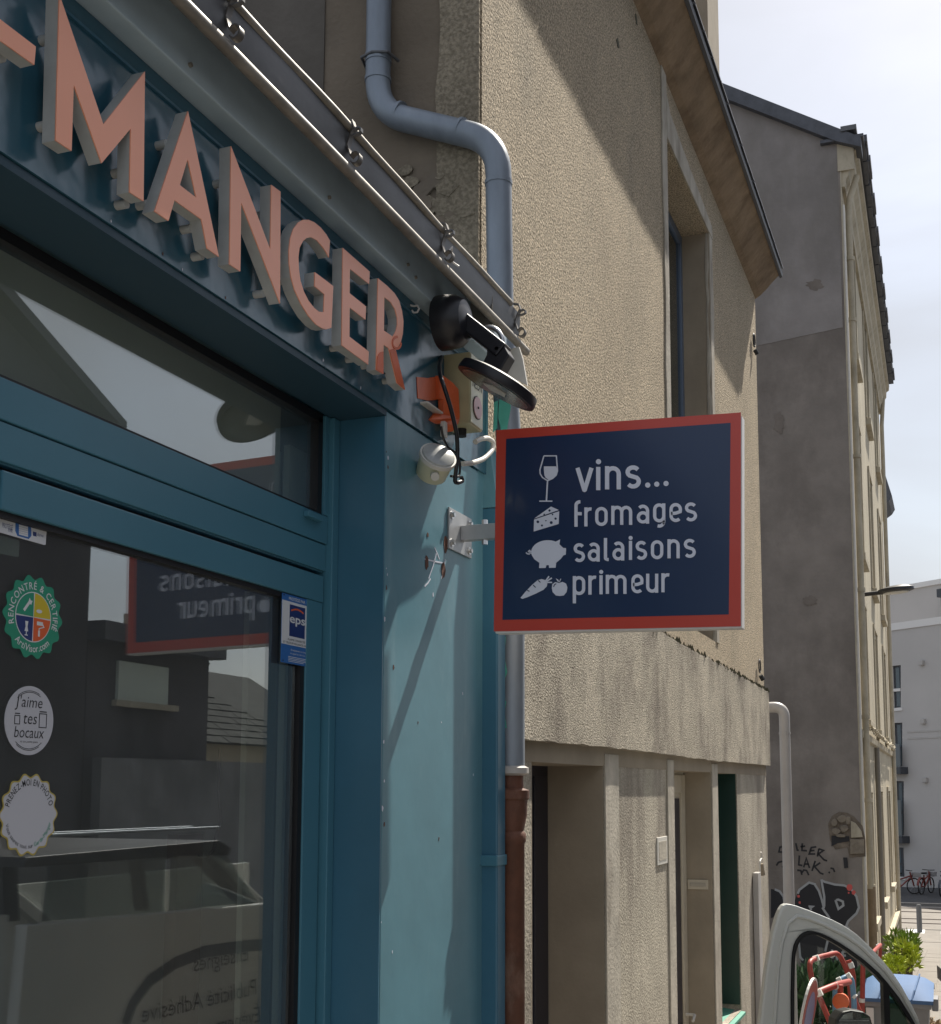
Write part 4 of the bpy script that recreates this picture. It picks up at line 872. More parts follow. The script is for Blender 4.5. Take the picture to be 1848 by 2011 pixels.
q = MB(); q.add([(XGc + .3, YGc + .3, zr(XGc + .3) - .02), (XGc + .14, YGe, zr(XGc + .3) - .02), (-8, YGe, zr(-8) - .02), (-8, YGc + .3, zr(-8) - .02)], [(0, 1, 2, 3)]); q.build('roof', SLATE, tb)
# street facade with openings
cols = [(20.60, 21.65), (24.45, 25.50), (28.35, 29.40)]; rows = [(9.10, 11.60), (5.72, 7.93), (2.98, 4.82), (-.25, 1.70)]
hl = [(a, b, c, d_) for a, b in cols for c, d_ in rows]
q = MB(); wallboxes(q, -.45, 0, YGc + .31, YGe, -3, 11.85, hl, gm); q.build('street_wall', STONE_W, tb)
q = MB(); q.box(-.45, .0, YGc + .16, YGc + .309, -3, 11.85, gm); q.box(-.018, .0, YGc - .002, YGc + .158, -3, 11.85, gm); q.build('corner_quoin', STONE_T, tb)
for a, b in cols:
    for c, d_ in rows:
        q = MB()
        q.box(-.26, -.21, a + .01, a + .08, c, d_, gm); q.box(-.26, -.21, b - .08, b - .01, c, d_, gm); q.box(-.26, -.21, a + .08, b - .08, d_ - .08, d_, gm); q.box(-.26, -.21, (a + b) / 2 - .03, (a + b) / 2 + .03, c, d_ - .08, gm)
        w_ = q.build('window', PVC_W, tb)
        q = MB(); q.box(-.24, -.235, a + .08, b - .08, c, d_ - .08, gm); q.build('pane', GLASS_D, w_)
        q = MB(); q.box(-.6, -.5, a - .2, b + .2, c - .2, d_ + .2, gm); q.build('curtain', INT_W, w_)
        q = MB(); q.box(-.20, .10, a - .10, b + .10, c - .13, c - .002, gm); q.build('window_sill', STONE_T, w_, bev=.01)
        q = MB(); q.box(.001, .03, a - .14, a - .002, c, d_ + .10, gm); q.box(.001, .03, b + .002, b + .14, c, d_ + .10, gm); q.box(.001, .035, a - .14, b + .14, d_ + .102, d_ + .2, gm); q.build('window_surround', STONE_T, w_, bev=.004)
# cornice, string course, eave gutter
corn = [(0, 11.30), (.05, 11.30), (.06, 11.42), (.11, 11.50), (.12, 11.62), (.19, 11.72), (.20, 11.86), (.26, 11.90), (.27, 12.0), (0, 12.0)]
q = MB(); q.prism(corn, YGc + .02, YGe, lambda u, v, w: Vector(gm((u + .001, w, v)))); q.build('cornice', STONE_T, tb)
q = MB(); q.prism([(0, 2.62), (.05, 2.64), (.06, 2.74), (0, 2.78)], YGc + .1, YGe, lambda u, v, w: Vector(gm((u + .001, w, v)))); q.build('string_course', STONE_T, tb)
q = MB(); q.box(.001, .07, YGc + .05, YGe, -3, -1.15, gm); q.build('plinth', RUBBLE, tb)
q = MB(); q.box(.001, .10, YGc + .05, YGe, -1.148, -1.04, gm); q.build('plinth_cap', STONE_T, tb, bev=.01)
for i in range(30):
    y0 = YGc - .1 + i * .42
    q = MB(); q.box(-.3, .36 + .012 * (i % 3), y0, y0 + .41, 12.02 + .01 * (i % 2), 12.07 + .01 * (i % 2), gm); q.build('slate', SLATE, rf)
for i in range(18):
    y0 = YGc + .2 + i * .68
    q = MB(); q.box(.15, .40 + .02 * (i % 2), y0, y0 + .64, 12.09, 12.20, gm); q.build('slate', SLATE, rf)
a = ony(1652, 262, YGc); b = ony(1683, 262, YGc)
q = MB(); q.box(a.x, b.x, YGc - .14, YGc + .2, 12.14, 12.22); q.build('ridge_cap', ZINC, rf)
q = MB(); q.box(XGc - .05, XGc + .20, YGc - .02, YGc + .02, 11.55, 12.02); q.build('cornice_end', STONE_T, tb)
# holes and exposed stones in the gable near the corner
HALO = mat('exposed_rubble_core', (.17, .14, .11), .95, var=.35, vscale=6, bump=.8, bscale=14, bdist=.03)
P = [(ony(X, Y, YGc).x, ony(X, Y, YGc).z) for X, Y in ((1626, 1618), (1634, 1602), (1648, 1594), (1664, 1596), (1678, 1604), (1694, 1622), (1700, 1650), (1700, 1682), (1668, 1684), (1664, 1664), (1640, 1668), (1630, 1650))]
q = MB(); q.prism(P, -.008, -.001, lambda u, v, w: Vector((u, YGc + w, v))); q.build('rubble_core', HALO, tb, bev=.004)
for (X, Y, w_, h_) in ((1639, 1615, 7, 9), (1653, 1608, 9, 8), (1666, 1612, 5, 10), (1642, 1632, 9, 7), (1658, 1627, 9, 8), (1651, 1641, 12, 4)):
    P = []
    for t in range(0, 360, 45):
        g_ = random.uniform(.75, 1.1); p = ony(X + w_ * g_ * math.cos(R(t)), Y + h_ * g_ * math.sin(R(t)), YGc); P.append((p.x, p.z))
    q = MB(); q.prism(P, -.03 - .02 * random.random(), -.0085, lambda u, v, w: Vector((u, YGc + w, v))); q.build('stone', RUBBLE, tb, bev=.010)
for pts, mm, dp3 in (([(1671, 1612), (1680, 1616), (1692, 1632), (1694, 1644), (1672, 1645)], STONE_T, .04), ([(1670, 1648), (1697, 1648), (1697, 1676), (1670, 1677)], RUBBLE, .04), ([(1633, 1641), (1668, 1642), (1668, 1652), (1645, 1656), (1633, 1662)], GRAF_K, .012), ([(1656, 1684), (1664, 1684), (1666, 1704), (1658, 1705)], GRAF_K, .012)):
    P = [(ony(X, Y, YGc).x, ony(X, Y, YGc).z) for X, Y in pts]
    q = MB(); q.prism(P, -dp3, -.001, lambda u, v, w: Vector((u, YGc + w, v))); q.build('stone' if mm is not GRAF_K else 'hole_shade_plate', mm, tb, bev=.008 if mm is not GRAF_K else 0)  # holes: black plates proud of the wall, painted for the shade inside
random.seed(21)
PATCH = mat('gable_patch_render', (.20, .175, .155), .92, var=.2, vscale=3, bump=.5, bscale=14, bdist=.01, spec=.1)
PATCH2 = mat('gable_patch_pale', (.30, .27, .235), .92, var=.2, vscale=3, bump=.5, bscale=14, bdist=.01, spec=.1)
for k, (X, Y, w_, h_) in enumerate(((1600, 560, 18, 10), (1590, 1180, 14, 9), (1530, 830, 10, 20))):
    P = []
    for t in range(0, 360, 15):
        q_ = 1 + random.uniform(-.28, .28); p = ony(X + w_ * q_ * math.cos(R(t)), Y + h_ * q_ * math.sin(R(t)), YGc); P.append((p.x, p.z))
    q = MB(); q.prism(P, -.004, -.0012, lambda u, v, w: Vector((u, YGc + w - .005, v))); q.build('render_patch', PATCH, tb, bev=.001)
# graffiti: paint layers 3 mm proud
def c6(a, b): p = ony((1950 + a / 5.28) * .7464, (2050 + b / 5.28) * .7464, YGc); return (p.x, p.z)
def c5(a, b): p = ony(1492.8 + a * .19227, 1716.7 + b * .19227, YGc); return (p.x, p.z)
gw_ = lambda u, v, w: Vector((u, YGc - w, v))
q = MB()
for l in ([(590, 930), (540, 945), (525, 1010), (590, 1015), (590, 1060)], [(760, 890), (780, 985), (800, 990)], [(850, 890), (845, 990), (915, 995)], [(825, 940), (890, 930)], [(1045, 940), (975, 950), (945, 1040), (1030, 1040)], [(960, 995), (1020, 990)], [(1080, 965), (1060, 1075)], [(1080, 968), (1145, 990), (1075, 1040), (1150, 1120), (1195, 1135)],
          [(580, 1140), (520, 1155), (490, 1200)], [(590, 1210), (570, 1225)], [(810, 1060), (800, 1190), (850, 1200)], [(870, 1225), (905, 1095), (950, 1235)], [(880, 1180), (940, 1180)], [(1030, 1135), (985, 1275)], [(1100, 1160), (1020, 1215), (1100, 1305), (1145, 1320)], [(780, 1265), (830, 1270), (845, 1330)], [(845, 1300), (870, 1262), (910, 1270), (940, 1335)], [(1240, 1235), (1280, 1245), (1300, 1290)], [(1215, 1290), (1235, 1302)]):
    q.ribbon([c6(*p) for p in l], .013, .0008, .0028, gw_)
gr = q.build('graffiti_tag', GRAF_K, tb)
for blob in ([(385, 190), (420, 140), (500, 88), (560, 110), (610, 190), (640, 330), (700, 430), (680, 520), (330, 520), (330, 330)], [(610, 60), (640, 80), (760, 108), (870, 118), (960, 190), (1000, 290), (1008, 360), (960, 420), (890, 480), (870, 530), (700, 520), (690, 440), (650, 340)], [(110, 150), (180, 165), (240, 230), (245, 320), (190, 420), (110, 450)],
             [(340, 560), (560, 560), (980, 840), (1010, 1050), (700, 1100), (420, 900)]):
    q = MB(); q.prism([c5(*p) for p in blob], .0005, .0022, gw_); q.build('graffiti_letter', GRAF_K, tb)
q = MB(); kk = 0
for l in ([(385, 200), (400, 160), (500, 85), (570, 105)], [(555, 100), (600, 170), (630, 260), (650, 340), (640, 350), (700, 435), (710, 450)], [(625, 55), (655, 230), (655, 330)], [(625, 60), (660, 78), (760, 105), (860, 115), (930, 150), (985, 230), (1010, 340), (985, 400), (900, 480), (880, 530), (910, 560)], [(150, 155), (200, 175), (240, 230), (248, 300)], [(770, 265), (800, 355), (850, 320), (845, 280), (800, 260), (775, 265)], [(495, 330), (540, 330), (515, 345), (520, 370)], [(690, 680), (665, 790)], [(395, 690), (410, 850), (440, 880)], [(735, 770), (735, 800)], [(735, 830), (740, 860)], [(780, 780), (785, 880), (820, 880)], [(840, 790), (850, 890)], [(840, 790), (880, 790)], [(840, 835), (875, 830)], [(700, 1000), (760, 985), (860, 1030), (950, 1080)]):
    kk += 1; q.ribbon([c5(*p) for p in l], .016, .0022, .0034 + .0002 * (kk % 5), gw_)
q.build('graffiti_outline', GRAF_W, tb)
q = MB()
for (a, b, r_) in ((915, 135, 32), (955, 185, 22), (392, 225, 14), (405, 290, 14), (905, 190, 10)):
    p = c5(a, b); q.prism([(p[0] + r_ * .0014 * math.cos(R(t)) * random.uniform(.8, 1.1), p[1] + r_ * .0016 * math.sin(R(t)) * random.uniform(.8, 1.1)) for t in range(0, 360, 30)], .0034, .0046, gw_)
q.build('graffiti_spot', GRAF_R, tb)
# downpipe of the tall building
tp_ = thing('stone_building_downpipe', 'beige downpipe running up the near corner of the tall stone facade', 'downpipe', (XGc + .06, 19.3, -1.4))
q = MB(); q.tube([gm((.08, 19.25, -1.6)), gm((.08, 19.25, 10.9)), gm((.10, 19.27, 11.2)), gm((.22, 19.35, 11.6))], .05, 14); q.build('pipe_run', STONE_T, tp_, smooth=True)
q = MB(); q.tube([gm((.085, 19.25, -1.6)), gm((.085, 19.25, .42))], .062, 14); q.build('cast_foot', mat('brown_iron', (.26, .19, .12), .7, var=.2), tp_, smooth=True)
for z_ in (.42, 2.95, 4.9, 7.0, 9.2, 10.2, 1.7):
    q = MB(); q.cyl(gm((.08, 19.25, z_ - .03)), gm((.08, 19.25, z_ + .03)), .064, 14); q.build('pipe_collar', STONE_T, tp_)
q = MB(); q.tube([gm((.015, 19.03, -1.6)), gm((.015, 19.03, 11.0))], .022, 8); tag(q.build('thin_cable_duct', PVC_W, None, smooth=True), 'thin white duct along the corner of the grey gable', 'duct')
tp2 = thing('stone_building_downpipe', 'grey downpipe at the far end of the tall stone facade', 'downpipe', gm((.1, 31.2, -2)))
q = MB(); q.tube([gm((.07, 31.2, -2.4)), gm((.07, 31.2, 10.9)), gm((.12, 31.3, 11.6))], .05, 12); q.build('pipe_run', STONE_T, tp2, smooth=True)
tp3 = thing('stone_building_downpipe', 'dark downpipe between the first and second window of the stone facade', 'downpipe', gm((.05, 23, -1.6)))
q = MB(); q.tube([gm((.06, 23.0, -1.7)), gm((.06, 23.0, 2.6))], .045, 12); q.build('pipe_run', mat('grey_brown_pipe', (.2, .18, .15), .6), tp3, smooth=True)
q = MB()
for k in range(7):
    pts = [gm((.10 + .03 * random.random() + .02 * math.sin(j * 1.7 + k), 20 + j * .95, 2.80 + .05 * math.sin(j * 2.1 + k * 1.3) + .03 * k / 7)) for j in range(12)]
    q.tube([Vector(p) for p in pts], .010, 5)
cbn = tag(q.build('cable_bundle', STONE_T, None, smooth=True), 'untidy bundle of pale cables along the stone facade below the first floor', 'cables')
# far wing and dormer seen past the end of the stone facade
q = MB(); q.box(-6, -1.78, 31.7, 38.0, -3, 9.0); wing = q.build('small_grey_house', WHITE_R, None); tag(wing, 'narrow grey house just past the far end of the stone facade', 'house')
dm = MB(); dm.prism([(-3, 8.9), (ony(1746, 985, 36).x, ony(1746, 985, 36).z), (ony(1752, 975, 36).x, ony(1752, 975, 36).z), (ony(1737, 928, 36).x, ony(1737, 928, 36).z), (-3, 12.2)], 35.9, 37.8, lambda u, v, w: Vector((u, w, v))); dm.build('roof', SLATE, wing)

# street lamp on the stone facade
sl_ = thing('street_lamp', 'dark flat street light on an arm from the stone facade', 'street lamp', gm((0, 20, 4.95)))
a = ony(1683, 1169, 20); b = ony(1735, 1163, 20); c_ = ony(1792, 1157, 20)
q = MB(); q.tube([a, b], .035, 10); q.build('arm', BLACKP, sl_, smooth=True)
mid = (b + c_) / 2 + Vector((-.03, 0, .0)); rx = (c_ - b).length / 2 + .06
q = MB(); n = 24
ring = lambda s_, dz_: [mid + Vector((rx * s_ * math.cos(2 * math.pi * i / n), .17 * s_ * math.sin(2 * math.pi * i / n), dz_ + .02 * math.cos(2 * math.pi * i / n))) for i in range(n)]
rs = [ring(.85, -.02), ring(1, 0), ring(.97, .04), ring(.6, .075)]
q.add([p for r_ in rs for p in r_], [(k * n + i, k * n + (i + 1) % n, (k + 1) * n + (i + 1) % n, (k + 1) * n + i) for k in range(3) for i in range(n)] + [tuple(range(n)), tuple(3 * n + i for i in range(n))])
q.build('lamp_head', BLACKP, sl_, smooth=True)
q = MB(); q.prism([(mid.x + rx * .7 * math.cos(t), mid.y + .12 * math.sin(t)) for t in [2 * math.pi * i / 20 for i in range(20)]], 0, .014, lambda u, v, w: Vector((u, v, mid.z - .036 + w + .02 * (u - mid.x) / rx))); q.build('lens', PVC_W, sl_)

# ================================================================== MODERN WHITE BUILDING far behind
mbd = thing('modern_apartment_building', 'pale modern apartment block with dark windows behind the bicycles', 'building', (-1.5, 62, -2.8))
n0 = Vector((.62, .785, 0)); tdir = Vector((.785, -.62, 0)); pM = Vector((-1.8, 62, 0))
def MM(X, Y): return onp(X, Y, pM, n0)
def mmf(u, v, w): return pM + tdir * u + n0 * (-w) + Vector((0, 0, v))
def uv(X, Y): p = MM(X, Y); return ((p - pM).dot(tdir), p.z)
u0 = -14; u1 = 16
zp = uv(1800, 1232)[1]; zt2 = uv(1800, 1153)[1]
q = MB(); q.prism([(u0, -3), (u1, -3), (u1, zp - .001), (u0, zp - .001)], -.4, 0, mmf,
    [[uv(X0, Y0), uv(X1, Y0b), uv(X1, Y1b), uv(X0, Y1)] for X0, Y0, X1, Y0b, Y1b, Y1 in ((1751, 1308, 1769, 1306, 1389, 1391), (1754, 1420, 1772, 1419, 1504, 1508), (1757, 1534, 1775, 1533, 1640, 1643))]); q.build('wall', WHITE_R, mbd)
q = MB(); q.box(u0, u1, -.05, .06, zp, zp + .35, lambda p: mmf(p[0], p[2], p[1])); q.build('parapet', WALU, mbd)
q = MB(); q.box(u0, u1, -2.5, -2.0, zp, zt2 + .35, lambda p: mmf(p[0], p[2], p[1])); q.build('attic_wall', WHITE_R, mbd)
q = MB(); q.box(u0, u1, -2.0, -1.9, zt2 + .35, zt2 + .6, lambda p: mmf(p[0], p[2], p[1])); q.build('attic_cap', WALU, mbd)
for X0, Y0, X1, Y1 in ((1751, 1308, 1769, 1390), (1754, 1420, 1772, 1506), (1757, 1534, 1775, 1641), (1763, 1664, 1776, 1722)):
    a = uv(X0, Y0); b = uv(X1, Y1); dpt = -.12 if Y0 < 1660 else .04
    q = MB(); q.box(a[0], b[0], dpt - .06, dpt, b[1], a[1], lambda p: mmf(p[0], p[2], p[1])); w_ = q.build('window', MODWIN, mbd)
    mz = b[1] + (a[1] - b[1]) * .42
    for (za, zb2) in ((mz + .08, a[1] - .1), (b[1] + .08, mz - .05)):
        q = MB(); q.box(a[0] + .15, b[0] - .1, dpt + .001, dpt + .02, za, zb2, lambda p: mmf(p[0], p[2], p[1])); q.build('pane', mat('blue_grey_glass', (.09, .12, .14), .15), w_)
    if Y0 in (1308, 1664):
        q = MB(); q.box(a[0] - .12, a[0], dpt, .06, b[1] - .1, a[1] + .1, lambda p: mmf(p[0], p[2], p[1])); q.box(a[0], b[0] + .1, dpt, .06, b[1] - .14, b[1], lambda p: mmf(p[0], p[2], p[1])); q.build('window_frame', WALU, w_)
        if Y0 == 1308: q = MB(); q.box(a[0], b[0], dpt + .02, .0, mz - .06, mz + .08, lambda p: mmf(p[0], p[2], p[1])); q.build('window_frame', WALU, w_)
    if Y0 in (1420, 1534):
        q = MB(); q.box(a[0] - .2, b[0] + .35, .0, .55, b[1] - .35, b[1] - .02, lambda p: mmf(p[0], p[2], p[1])); q.build('balcony_slab', MODWIN, w_)
        q = MB(); q.box(a[0] - .1, b[0] + .25, .40, .44, b[1], b[1] + 1.1 + (1.0 if Y0 == 1534 else 0) * .6, lambda p: mmf(p[0], p[2], p[1])); q.build('balcony_glass', mat('smoked_panel', (.13, .15, .16), .3), w_)
for Y in (1437, 1450):
    a = uv(1790, Y)
    q = MB(); q.box(b[0] + .5, u1, .001, .025, a[1] - .04, a[1] + .04, lambda p: mmf(p[0], p[2], p[1])); q.build('facade_joint', PVC, mbd)
for X, Y in ((1812, 1302), (1815, 1417), (1819, 1532)):
    a = uv(X, Y); q = MB(); q.box(a[0] - .12, a[0] + .12, .001, .18, a[1] - .12, a[1] + .12, lambda p: mmf(p[0], p[2], p[1])); q.build('air_vent', PVC, mbd, bev=.03)
a = uv(1819, 1168); b = uv(1819, 1228)
q = MB(); q.box(a[0] - .12, a[0] + .12, -1.4, -1.2, b[1], a[1], lambda p: mmf(p[0], p[2], p[1])); q.box(a[0] - .28, a[0] + .28, -1.5, -1.1, a[1], a[1] + .4, lambda p: mmf(p[0], p[2], p[1])); q.build('flue', MODWIN, mbd)

# ================================================================== STREET FURNITURE, BIKES, BIN, BARRIERS
bo = MB(); bo.tube([(-1.25, 42.5, -2.8), (-1.25, 42.5, -1.95), (-1.25, 42.5, -1.9)], .08, 14, True, [.085, .085, .06]); 
tag(bo.build('bollard', mat('bollard_grey', (.11, .115, .12), .5), None, smooth=True, at=(-1.25, 42.5, -2.8)), 'dark grey steel bollard standing on the paved square', 'bollard')
rl = thing('street_rail', 'low dark rail along the tram crossing behind the bollard', 'rail', (0, 44, -2.8))
q = MB(); q.box(-3, 8, 43.9, 44.0, -2.08, -1.98); q.build('rail_bar', MODWIN, rl)
for x_ in (-2.4, .4, 3.2): q = MB(); q.cyl((x_, 43.95, -2.8), (x_, 43.95, -2.08), .04, 8); q.build('rail_post', MODWIN, rl)
def bike(x, y, ang, label, col):
    z0 = -2.77; t = thing('bicycle', label, 'bicycle', (x, y, z0), 'bicycles parked by the modern building')
    ca, sa = math.cos(ang), math.sin(ang)
    F = lambda u, w, v: Vector((x + u * ca - w * sa, y + u * sa + w * ca, z0 + v))
    for cx_ in (-.52, .52):
        q = MB(); q.tube([F(cx_ + .33 * math.cos(2 * math.pi * i / 20), 0, .34 + .33 * math.sin(2 * math.pi * i / 20)) for i in range(21)], .028, 6, False); wl = q.build('wheel', TYRE, t)
        q = MB()
        for i in range(8): q.tube([F(cx_, 0, .34), F(cx_ + .31 * math.cos(.785 * i), 0, .34 + .31 * math.sin(.785 * i))], .005, 4)
        q.build('spokes', RIM, wl)
    q = MB()
    for a, b in (((-.52, .34), (-.12, .32)), ((-.12, .32), (.38, .72)), ((-.12, .32), (-.22, .82)), ((-.20, .62), (.36, .78)), ((-.52, .34), (-.2, .7)), ((.52, .34), (.34, .95))): q.tube([F(a[0], 0, a[1]), F(b[0], 0, b[1])], .035, 6)
    q.build('frame', col, t)
    q = MB(); q.box(-.36, -.08, -.08, .08, .86, .93, lambda p: F(*p)); q.build('saddle', TYRE, t)
    q = MB(); q.tube([F(.30, -.28, 1.02), F(.36, 0, 1.0), F(.30, .28, 1.02)], .02, 6); q.build('handlebar', TYRE, t)
    q = MB(); q.box(.42, .78, -.18, .18, .72, .92, lambda p: F(*p)); q.build('basket', BIKE_R if col is not BIKE_R else RIM, t)
    q = MB(); q.ribbon(arc(-.52, .34, .39, 20, 170, 8), .012, -.05, .05, lambda u, v, w: F(u, w, v)); q.build('mudguard', col, t)
bike(-2.30, 57.0, .5, 'leftmost bicycle of the row partly hidden by the stone facade', BIKE_R)
bike(-1.35, 57.6, 1.2, 'orange red hire bicycle in the middle of the row', BIKE_R)
bike(-.55, 56.4, 1.3, 'bicycle with pale basket at the right edge of the picture', MODWIN)
bike(.2, 57.0, 1.3, 'bicycle standing just outside the row at far right', BIKE_R)

# wheelie bin
bn = thing('wheelie_bin', 'grey wheelie bin with blue lid in front of the plants', 'bin', (-.5, 10.9, gz(10.9)))
x0, x1 = -.775, -.255; zl = .20; yb0, yb1 = 10.7, 11.35; gb = gz(11)
q = MB(); q.add([(x0 + .06, yb0 + .08, gb + .06), (x1 - .06, yb0 + .08, gb + .06), (x1 - .06, yb1 - .1, gb + .06), (x0 + .06, yb1 - .1, gb + .06), (x0 + .01, yb0, zl - .07), (x1 - .01, yb0, zl - .07), (x1 - .01, yb1, zl - .07), (x0 + .01, yb1, zl - .07)], [(0, 3, 2, 1), (0, 1, 5, 4), (1, 2, 6, 5), (2, 3, 7, 6), (3, 0, 4, 7), (4, 5, 6, 7)])
bd = q.build('bin_body', BINGREY, bn, bev=.02)
q = MB(); q.box(x0 - .01, x1 + .01, yb0 - .02, yb1 + .01, zl - .09, zl - .03); q.build('rim', BINGREY, bn, bev=.01)
q = MB(); q.box(x0 - .06, x0 - .01, yb0 + .1, yb0 + .3, zl - .12, zl - .02); q.build('handle', BINGREY, bn, bev=.01); q = MB(); q.box(x1 + .01, x1 + .06, yb0 + .1, yb0 + .3, zl - .12, zl - .02); q.build('handle', BINGREY, bn, bev=.01)
n = 9; vs = []
for j, (yy_, zz_) in enumerate(((yb0 - .03, zl - .05), (yb0 - .035, zl - .02), (yb0 + .05, zl + .035), (yb1 - .1, zl + .10), (yb1 + .02, zl + .06), (yb1 + .02, zl - .03))):
    for i in range(n):
        u = i / (n - 1); vs.append((x0 - .025 + (x1 - x0 + .05) * u, yy_, zz_ - .06 * abs(2 * u - 1) ** 4 * (1 if 1 < j < 5 else 0)))
fs = [(j * n + i, j * n + i + 1, (j + 1) * n + i + 1, (j + 1) * n + i) for j in range(5) for i in range(n - 1)]
q = MB(); q.add(vs, fs); lid = q.build('lid', BINBLUE, bn, smooth=True)
for xx in (x0 + .12, x1 - .14): q = MB(); q.tube([(xx, yb0 - .03, zl - .02), (xx + .02, yb0 + .05, zl + .042), (xx + .05, yb1 - .1, zl + .106)], .008, 6); q.build('lid_rib', BINBLUE, lid)
q = MB(); q.box(x0 + .02, x0 + .08, yb0 - .026, yb0 - .005, zl - .26, zl - .10); q.build('sticker', BWHITE, bn)
for xx in (x0 + .03, x1 - .03): q = MB(); q.cyl((xx - .03, yb1 - .02, gb + .10), (xx + .03, yb1 - .02, gb + .10), .10, 18); q.build('wheel', TYRE, bn)

# barriers seen through the car door window
def cc5(a, b): return (1492.8 + a * .19227, 1716.7 + b * .19227)
def barrier(pts, y, r_, m1, m2, nm, label, whites, extra=()):
    P = [ony(*cc5(a, b), yy_) for (a, b), yy_ in pts]
    t = thing(nm, label, 'barrier', (P[0].x, P[0].y, gz(P[0].y)), 'road works barriers')
    q = MB(); q.tube(fillet(P, .07, 5), r_, 10); q.build('frame_tube', m1, t, smooth=True)
    for (a, b), (c2_, d2_), yy_ in whites:
        q = MB(); A = ony(*cc5(a, b), yy_); B = ony(*cc5(c2_, d2_), yy_); q.tube([A, B], r_ + .003, 10); q.build('white_band', m2, t, smooth=True)
    for (a, b), y1_, (c2_, d2_), y2_ in extra:
        q = MB(); q.tube([ony(*cc5(a, b), y1_), ony(*cc5(c2_, d2_), y2_)], r_ * .9, 10); q.build('cross_tube', m1, t, smooth=True)
barrier([((540, 1140), 10.0), ((495, 900), 10.0), ((590, 850), 10.2), ((800, 800), 10.5), ((900, 1010), 10.5), ((940, 1400), 10.5)], 10, .021, BRED, BWHITE, 'road_barrier', 'tall red road barrier loop leaning against the dark bush', [((545, 868), (600, 850), 10.15), ((710, 825), (755, 812), 10.42)])
barrier([((505, 2100), 9.0), ((505, 1240), 9.0), ((780, 1130), 9.3), ((910, 1100), 9.6)], 9, .024, BRED, BWHITE, 'road_barrier', 'front red road barrier with white bands in front of the bush', [((575, 1222), (630, 1200), 9.08), ((755, 1150), (800, 1135), 9.3)], (((820, 1130), 9.3, (820, 2000), 9.3),))
barrier([((900, 880), 10.3), ((950, 1020), 10.3), ((950, 1260), 10.3), ((1010, 1400), 10.3)], 10, .023, BRED, BWHITE, 'road_barrier', 'short red barrier end beside the blue barrier', [((915, 905), (935, 960), 10.3)])
barrier([((770, 1800), 9.8), ((765, 1110), 9.8), ((930, 1020), 9.9), ((960, 1300), 9.9), ((960, 1800), 9.9)], 9, .021, BBLUE, BWHITE, 'road_barrier', 'blue road barrier with white bands in front of the bush', [((790, 1092), (830, 1072), 9.82), ((890, 1048), (925, 1028), 9.87), ((950, 1240), (975, 1262), 9.9)])
barrier([((1040, 1800), 10.45), ((1050, 900), 10.5), ((1230, 720), 14), ((1215, 1000), 14)], 10, .020, BRED, BWHITE, 'road_barrier', 'thin red barrier post beside the grey bin', [((1195, 740), (1225, 722), 13.9), ((1040, 1310), (1041, 1270), 10.47)])
q = MB(); q.tube([ony(*cc5(600, 1240), 9.1), ony(*cc5(720, 1530), 9.1)], .02, 8); tag(q.build('barrier_strut', BRED, None), 'slanting red strut behind the round sign', 'barrier')
# round sign leaning
p = ony(*cc5(520, 1330), 8.8); rs_ = thing('leaning_road_sign', 'round red and white road sign seen nearly edge on against the barriers', 'road sign', (p.x, p.y, gz(8.8)))
A = ony(*cc5(545, 1060), 8.8); B = ony(*cc5(430, 1800), 8.8); cen = (A + B) / 2; ry = (A - B).length / 2; up_ = (A - B).normalized(); sd_ = Vector((.10, .995, 0)); nrm = up_.cross(sd_).normalized()
def sdisc(r0, w0, w1, nm, mm):
    q = MB(); q.prism([(r0 * math.cos(2 * math.pi * i / 36), r0 * math.sin(2 * math.pi * i / 36)) for i in range(36)], w0, w1, lambda u, v, w: cen + sd_ * u * .9 + up_ * v + nrm * w); return q.build(nm, mm, rs_)
sdisc(ry, -.008, .008, 'sign_plate', BWHITE); sdisc(ry * .93, -.010, .010, 'red_ring', BRED); sdisc(ry * .62, -.012, .012, 'sign_centre', mat('sign_blue_violet', (.16, .17, .34), .4))
# orange road lamp
p = ony(*cc5(825, 1300), 9.25); rlp = thing('warning_lamp', 'orange round warning lamp on the red barrier', 'warning lamp', p)
q = MB(); q.tube([p - Vector((0, .03, 0)), p - Vector((0, .02, 0)), p + Vector((0, .02, 0)), p + Vector((0, .03, 0))], .05, 24, True, [.04, .058, .058, .04]); q.build('lens', ORANGE, rlp, smooth=True)
q = MB(); q.box(p.x - .03, p.x + .03, p.y - .02, p.y + .02, p.z - .14, p.z - .07); q.build('lamp_base', mat('lamp_yellow', (.6, .3, .03), .5), rlp)

# plants
def leaves(mb, c, rx, ry_, rz, n, size, up=.4, narrow=.35):
    for i in range(n):
        while True:
            d_ = Vector((random.uniform(-1, 1), random.uniform(-1, 1), random.uniform(-1, 1)))
            if d_.length < 1: break
        k = .55 + .45 * random.random(); d_ = d_.normalized() * (d_.length ** .5)
        p = Vector((c[0] + d_.x * rx, c[1] + d_.y * ry_, c[2] + d_.z * rz))
        ax_ = (d_ + Vector((random.uniform(-.6, .6), random.uniform(-.6, .6), random.uniform(-.3, .8) + up))).normalized()
        sd2 = ax_.cross(Vector((random.uniform(-1, 1), random.uniform(-1, 1), random.uniform(-1, 1)))).normalized(); nn_ = ax_.cross(sd2)
        s_ = size * random.uniform(.6, 1.3); w_ = s_ * narrow
        mb.add([p, p + ax_ * s_ * .4 + sd2 * w_ + nn_ * w_ * .4, p + ax_ * s_ - nn_ * s_ * .12, p + ax_ * s_ * .4 - sd2 * w_ + nn_ * w_ * .4], [(0, 1, 2), (0, 2, 3)])
